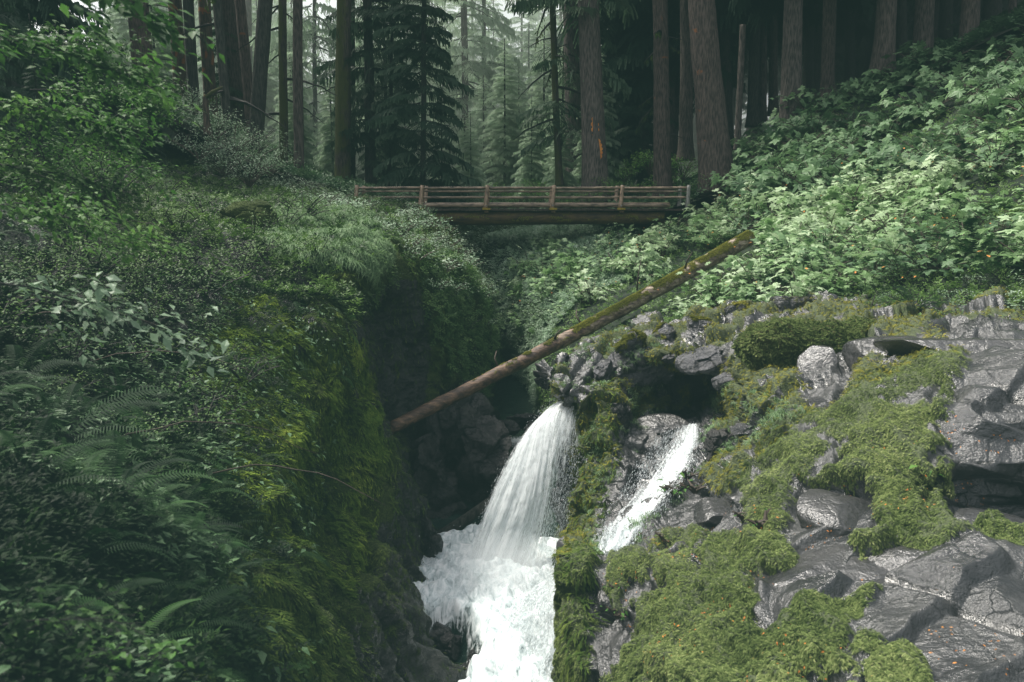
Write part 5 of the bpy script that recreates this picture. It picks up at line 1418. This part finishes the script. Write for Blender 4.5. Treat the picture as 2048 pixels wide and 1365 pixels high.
# young hemlocks in the light gap, sun and haze painted into their pale needles
for (x, y, s) in [(-16,60,.45),(-12.5,57,.4),(-9,62,.5),(-2,58,.45),(3.5,55,.42),(0.5,60,.5),(-20,66,.6),(6,63,.55),(-15,76,.75),(-6,72,.7),(1.5,74,.75),(-22,84,.9),(-11,88,1.0),(-2,90,1.0),(6,86,.9),(-3,52,.3),(1.2,50,.35),(3.2,52,.5),(2.2,57,.6),(4.2,60,.7),(-.5,56,.55),(-26,74,.8),(-30,66,.7),(-34,80,1.0),(2.8,46.5,.3),(4.6,48,.38),(-2.4,47.5,.28),(5.5,53,.5),(-11,50,.3),(-14,53,.35),(-22,70,.75),(-38,92,1.2),(-27,60,.6),(-24,56,.5),(-28,92,1.1),(-16,104,1.35),(-5,106,1.35),(4,104,1.3),(11,98,1.1)]:
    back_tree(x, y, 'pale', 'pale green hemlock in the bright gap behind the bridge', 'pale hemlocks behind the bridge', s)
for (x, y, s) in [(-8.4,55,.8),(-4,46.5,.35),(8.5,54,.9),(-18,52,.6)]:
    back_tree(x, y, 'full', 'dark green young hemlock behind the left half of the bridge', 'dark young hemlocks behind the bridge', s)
for k in range(64):
    y = r.uniform(54, 125); x = r.uniform(.16, .68) * y
    back_tree(x, y, 'highdark', 'black trunked tree deep in the dark right forest', 'trees deep in the dark right forest', r.uniform(.9, 1.15), bk=['barkdark', 'bark', 'barkgrey'][k % 3])
for k in range(44):
    y = r.uniform(62, 140); x = r.uniform(.12, .7) * y
    back_tree(x, y, 'full' if k % 3 else 'fulldark', 'dark low conifer filling the gaps of the right forest', 'low dark conifers of the right forest', r.uniform(.7, 1.2))
for k in range(16):
    y = r.uniform(75, 130); x = r.uniform(-.42, .1) * y
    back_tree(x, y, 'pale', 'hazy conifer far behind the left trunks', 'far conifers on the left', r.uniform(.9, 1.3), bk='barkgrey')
for k, (x, y) in enumerate([(-27,42),(-33,50),(-36,44),(-23,38),(-20,34),(-29,47)]):
    back_tree(x, y, 'highdark' if k % 2 else 'fulldark', 'dark conifer behind the leafy bushes at the left edge', 'dark conifers at the left edge', .8)
for (x, y, s, z) in [(-9.5, 1.5, .8, 4.0), (-13, 9, .8, 5.5)]:  # out of view, added to cast shade on the left bank
    e = empty('conifer_tree', (x, y, z), 1.0, s); tag(e, 'unseen conifer added beside the viewer to shade the left bank', 'tree', 'unseen conifers added for shade')
    link('trunk', BT[('barkdark', False)], None, e); link('crown', CR['fulldark'][0][0], None, e)
# young hemlock on the left bank
def on_left(x, y, name, crown, s, lab, sink=.5):
    p = lpt(x, y); e = empty(name, tuple(p - np.array([0, 0, sink])), r.uniform(0, 6), s); tag(e, lab, 'tree')
    link('trunk', BT[('barkdark', False)], None, e); link('crown', CR[crown][0][0], None, e)
on_left(300, 330, 'young_hemlock', 'full', .26, 'small dark young hemlock with layered boughs on the left bank')
for x_, y_, s_, l_ in [(30,300,.55,'dark hemlock behind the leafy boughs at the top left corner'),(-60,330,.55,'dark hemlock cut by the left edge of the picture'),(140,290,.5,'dark hemlock between the leafy boughs and the small one'),(215,290,.34,'dark hemlock just left of the reddish trunk'),(90,360,.2,'low dark hemlock under the leafy boughs')]:
    on_left(x_, y_, 'hemlock', 'full', s_, l_)
on_left(420, 340, 'young_hemlock', 'full', .17, 'small light young hemlock right of the dark one on the left bank')
# ferny shrubs around the left trunks, and maples behind the right end of the bridge
LEAFY = [shrub_meshes('leafy', 1.6, 1.8, 14, 900, .13, OVAL, 'paleshrub', 'twig', s, flat=.3) for s in (41, 42)]
LEAFG = [shrub_meshes('leafg', 1.6, 1.8, 14, 900, .14, OVAL, 'brightshrub', 'twig', s, flat=.3) for s in (43, 44)]
for (x, y, Yd, s, m_, lab, grp) in \
   [(x, y, Yd, s, 0, 'soft pale green bush on the rise below the left trunks', 'bushes below the left trunks') for x, y, Yd, s in [(350,240,40,.9),(390,210,42,.9),(430,260,37,1),(470,290,36,.9),(510,300,38,1),(540,330,36,.8),(400,300,33,.8),(450,330,32,.8),(500,350,32,.8),(560,370,36,.7),(340,190,46,.8),(620,390,42,.9),(640,350,50,1)]] + \
   [(x, y, Yd, s, 1, 'fresh green maple bush behind the right end of the bridge', 'maple bushes behind the bridge') for x, y, Yd, s in [(870,395,45,.6),(920,400,46,.7),(965,400,45,.6),(1035,395,44,.6),(1120,400,43,.6),(820,395,44,.6),(1080,380,48,.9),(980,385,50,.9),(1500,330,44,.9),(1540,300,45,.9),(1450,385,40,.7),(1180,400,41,.7),(1225,380,42,.8),(1250,345,47,.9),(1285,380,43,.7),(1340,370,45,.9),(1365,340,46,.9),(1390,385,41,.7),(1300,330,50,1),(1430,370,40,.7),(1150,385,48,.9),(1100,390,46,.7),(1060,400,45,.7),(1465,345,42,.8),(1010,400,47,.7)]]:
    place('bush', (LEAFY if m_ == 0 else LEAFG)[r.integers(0, 2)], tuple(P(x, y + 25, Yd)), r.uniform(0, 6), s, lab, 'bush', grp)
# overhanging leafy boughs at the top left, near the viewer
def bough(loc, dirv, L, nleaf, leafsize, mat, seed, lab, cat='branch', spread=.28):
    rr = np.random.default_rng(seed); loc = np.array(loc); d = np.array(dirv, float); d /= np.linalg.norm(d)
    t = np.linspace(0, 1, 12)[:, None]
    c = loc + d * t * L + np.array([0, 0, -.22 * L]) * t * t + rr.normal(0, .012 * L, (12, 3)) * t
    e = empty('leafy_branch', tuple(loc)); tag(e, lab, cat, 'leafy branches at the left')
    V, F = tube(c, np.linspace(.012, .003, 12) * L * .6, 6); gw = Geo(); gw.add(V, F)
    ends = [c[3:]]
    for k in range(22):
        b = c[rr.integers(2, 11)]; dd = d + rr.normal(0, .6, 3); dd /= np.linalg.norm(dd); l = L * rr.uniform(.2, .45)
        cc = b + dd * np.linspace(0, 1, 6)[:, None] * l + np.array([0, 0, -.2 * l]) * np.linspace(0, 1, 6)[:, None] ** 2
        V, F = tube(cc, np.linspace(.004, .0015, 6) * L * .6, 4, False); gw.add(V, F); ends.append(cc)
    o = link('branch_wood', gw.mesh('wood', M['darktwig'])); reparent(o, e)
    C = np.concatenate(ends); pos = C[rr.integers(0, len(C), nleaf)] + rr.normal(0, .035 * L, (nleaf, 3))
    X = d * .7 + rr.normal(0, .7, (nleaf, 3)); X[:, 2] = X[:, 2] * .4 - .35
    V, F, T = batch(OVAL, pos, frames_x(X, np.array([[0, -.15, 1.0]]) + rr.normal(0, .3, (nleaf, 3))), leafsize * rr.uniform(.6, 1.1, nleaf))
    g = Geo(); g.add(V, F, T); o = link('leaves', g.mesh('leaves', M[mat])); reparent(o, e)
BO = [((60,-60),3.6,(1,.25,-.15),.55,150,.085,'brightshrub','near leafy bough with big bright leaves hanging in at the top left corner'),
 ((-60,60),4.5,(1,.2,-.1),.85,260,.07,'brightshrub','leafy bough reaching in below the bright top corner leaves'),
 ((-80,200),5.2,(1,.3,0),1.1,420,.06,'brightshrub','leafy bough with small rounded leaves at the left edge, upper one'),
 ((-80,320),5.0,(1,.4,-.05),1.0,420,.055,'shrub','dark leafy bough at the left edge, middle one'),
 ((-80,400),4.6,(1,.3,-.1),1.0,320,.055,'brightshrub','bough with some yellowing leaves at the left edge, lower one'),
 ((60,180),8,(1,.4,.1),1.2,620,.06,'brightshrub','bush bough with bright leaves in front of the young hemlock'),
 ((0,80),7,(1,.4,0),1.2,600,.06,'shrub','dark bough filling the space under the top left leaves'),
 ((-60,560),4.2,(1,.4,-.15),.95,110,.09,'paleshrub','bough of large pale drooping leaves at the left edge'),
 ((60,590),4.6,(1,.4,-.25),.9,90,.09,'paleshrub','bough of large pale drooping leaves right of the edge one'),
 ((-50,1260),2.6,(1,.3,.1),.6,70,.05,'shrub','leafy sprig at the bottom left corner'),
 ((0,1340),2.6,(1,.2,.15),.55,90,.045,'brightshrub','lower leafy sprig with soft lobed leaves at the bottom left corner')]
for k, ((x, y), Yd, dv, L, nl, ls, mt, lab) in enumerate(BO):
    bough(P(x, y, Yd), dv, L, int(nl * (2.6 if nl > 200 else 1.3)), ls, mt, 200 + k, lab)
# small broad-leaved herbs on the near rocks
HERB = [shrub_meshes('herb', .13, .12, 5, 12, .055, OVAL, 'brightshrub', 'twig', s, flat=.3) for s in (51, 52)]
for x, y, s, lab in [(1850,960,1.2,'green leafy herb under the side of the huge boulder'),(1330,1085,1.0,'round leaved herb on the ledge above the near moss'),(1270,1090,.9,'small herb beside the cascade foot'),(1240,1180,.8,'herb on the near mossy block'),(1235,1235,.7,'seedling hanging from the near mossy block'),
   (1530,1065,1.2,'leafy herb in the moss left of the wet centre rock'),(1490,1045,1.0,'herb between the rounded dark rock and the moss'),(1370,960,1.5,'lush herb clump right of the cascade'),(1350,990,1.4,'herb clump at the cascade edge'),(1390,985,1.2,'herb above the rounded dark rock')]:
    place('herb', HERB[r.integers(0, 2)], tuple(pB(x, y, -.02)), r.uniform(0, 6), s * 1.6, lab, 'herb', 'small herbs on the ledge')

# ================================================================== haze in the forest
hm, nt, out = newmat('forest_haze')
nt.links.new(nd(nt, 'ShaderNodeVolumePrincipled', ins={'Density': .009, 'Anisotropy': .2, 'Color': (.86, .95, .88, 1)}).outputs[0], out.inputs['Volume'])
V, F = box((4, 95, 26), (124, 84, 52))
o = link('haze', mesh_arrays('haze', V, F), hm); tag(o, 'pale haze between the far trees', 'haze', kind='stuff')
mm_, nt, out = newmat('spray_mist')
tc = nd(nt, 'ShaderNodeTexCoord').outputs['Object']
ln = nd(nt, 'ShaderNodeVectorMath', operation='LENGTH', ins={0: tc}).outputs['Value']
de = math_(nt, 'MULTIPLY', math_(nt, 'SUBTRACT', 1.0, ln, True), 1.3)
nt.links.new(nd(nt, 'ShaderNodeVolumePrincipled', ins={'Density': de, 'Anisotropy': .1, 'Color': (.95, .98, 1, 1)}).outputs[0], out.inputs['Volume'])
V, F = ICO[4]
o = link('mist', mesh_arrays('mist', V, F), mm_); tag(o, 'white mist rising where the falls hit the pool', 'mist', kind='stuff')
o.location = P(1000, 1170, 13.7); o.scale = (1.25, 1.1, 1.1)
# ================================================================== camera, light
cam = bpy.data.cameras.new('camera'); co = bpy.data.objects.new('camera', cam); COL.objects.link(co)
co.location = (0, 0, CAMZ); co.rotation_euler = (R(90) - PITCH, 0, 0)
cam.sensor_width = 36; cam.lens = 36 * FPX / 2048; cam.clip_end = 3000; cam.clip_start = .05
cam.dof.use_dof = True; cam.dof.focus_distance = 22; cam.dof.aperture_fstop = 3.2
sc.camera = co
EL, AZ = R(60), R(-120)      # high soft sun on the left, a little ahead of the viewer
w = bpy.data.worlds.new('World'); sc.world = w; w.use_nodes = True
nt = w.node_tree
for n in list(nt.nodes): nt.nodes.remove(n)
sky = nd(nt, 'ShaderNodeTexSky', sky_type='NISHITA', sun_disc=False, sun_elevation=EL, sun_rotation=R(180) - AZ, air_density=1.0, dust_density=4.0, ozone_density=1.0)
hs = nd(nt, 'ShaderNodeHueSaturation', ins={'Saturation': .2, 'Value': 1.7, 'Color': sky.outputs[0]})
bg = nd(nt, 'ShaderNodeBackground', ins={'Color': hs.outputs[0], 'Strength': .15})
wo = nd(nt, 'ShaderNodeOutputWorld'); nt.links.new(bg.outputs[0], wo.inputs[0])
sun = bpy.data.lights.new('sun', 'SUN'); sun.energy = 5.0; sun.angle = R(9); sun.color = (1, .95, .85)
so = bpy.data.objects.new('sun', sun); COL.objects.link(so)
sd = Vector((math.sin(AZ) * math.cos(EL), -math.cos(AZ) * math.cos(EL), math.sin(EL)))   # direction towards the sun
so.rotation_euler = (-sd).to_track_quat('-Z', 'Y').to_euler()
so.location = (0, 0, 60)
sc.view_settings.view_transform = 'Standard'; sc.view_settings.look = 'None'; sc.view_settings.exposure = 0; sc.view_settings.gamma = 1
sc.view_settings.use_curve_mapping = True
cmv = sc.view_settings.curve_mapping
for i, b in enumerate((.011, .021, .020)):
    cmv.curves[i].points[0].location = (0, b)
cmv.update()
sc.render.engine = 'CYCLES'
sc.cycles.max_bounces = 6; sc.cycles.diffuse_bounces = 3; sc.cycles.transparent_max_bounces = 12
sc.cycles.use_denoising = True; sc.cycles.volume_bounces = 1; sc.cycles.volume_step_rate = 4
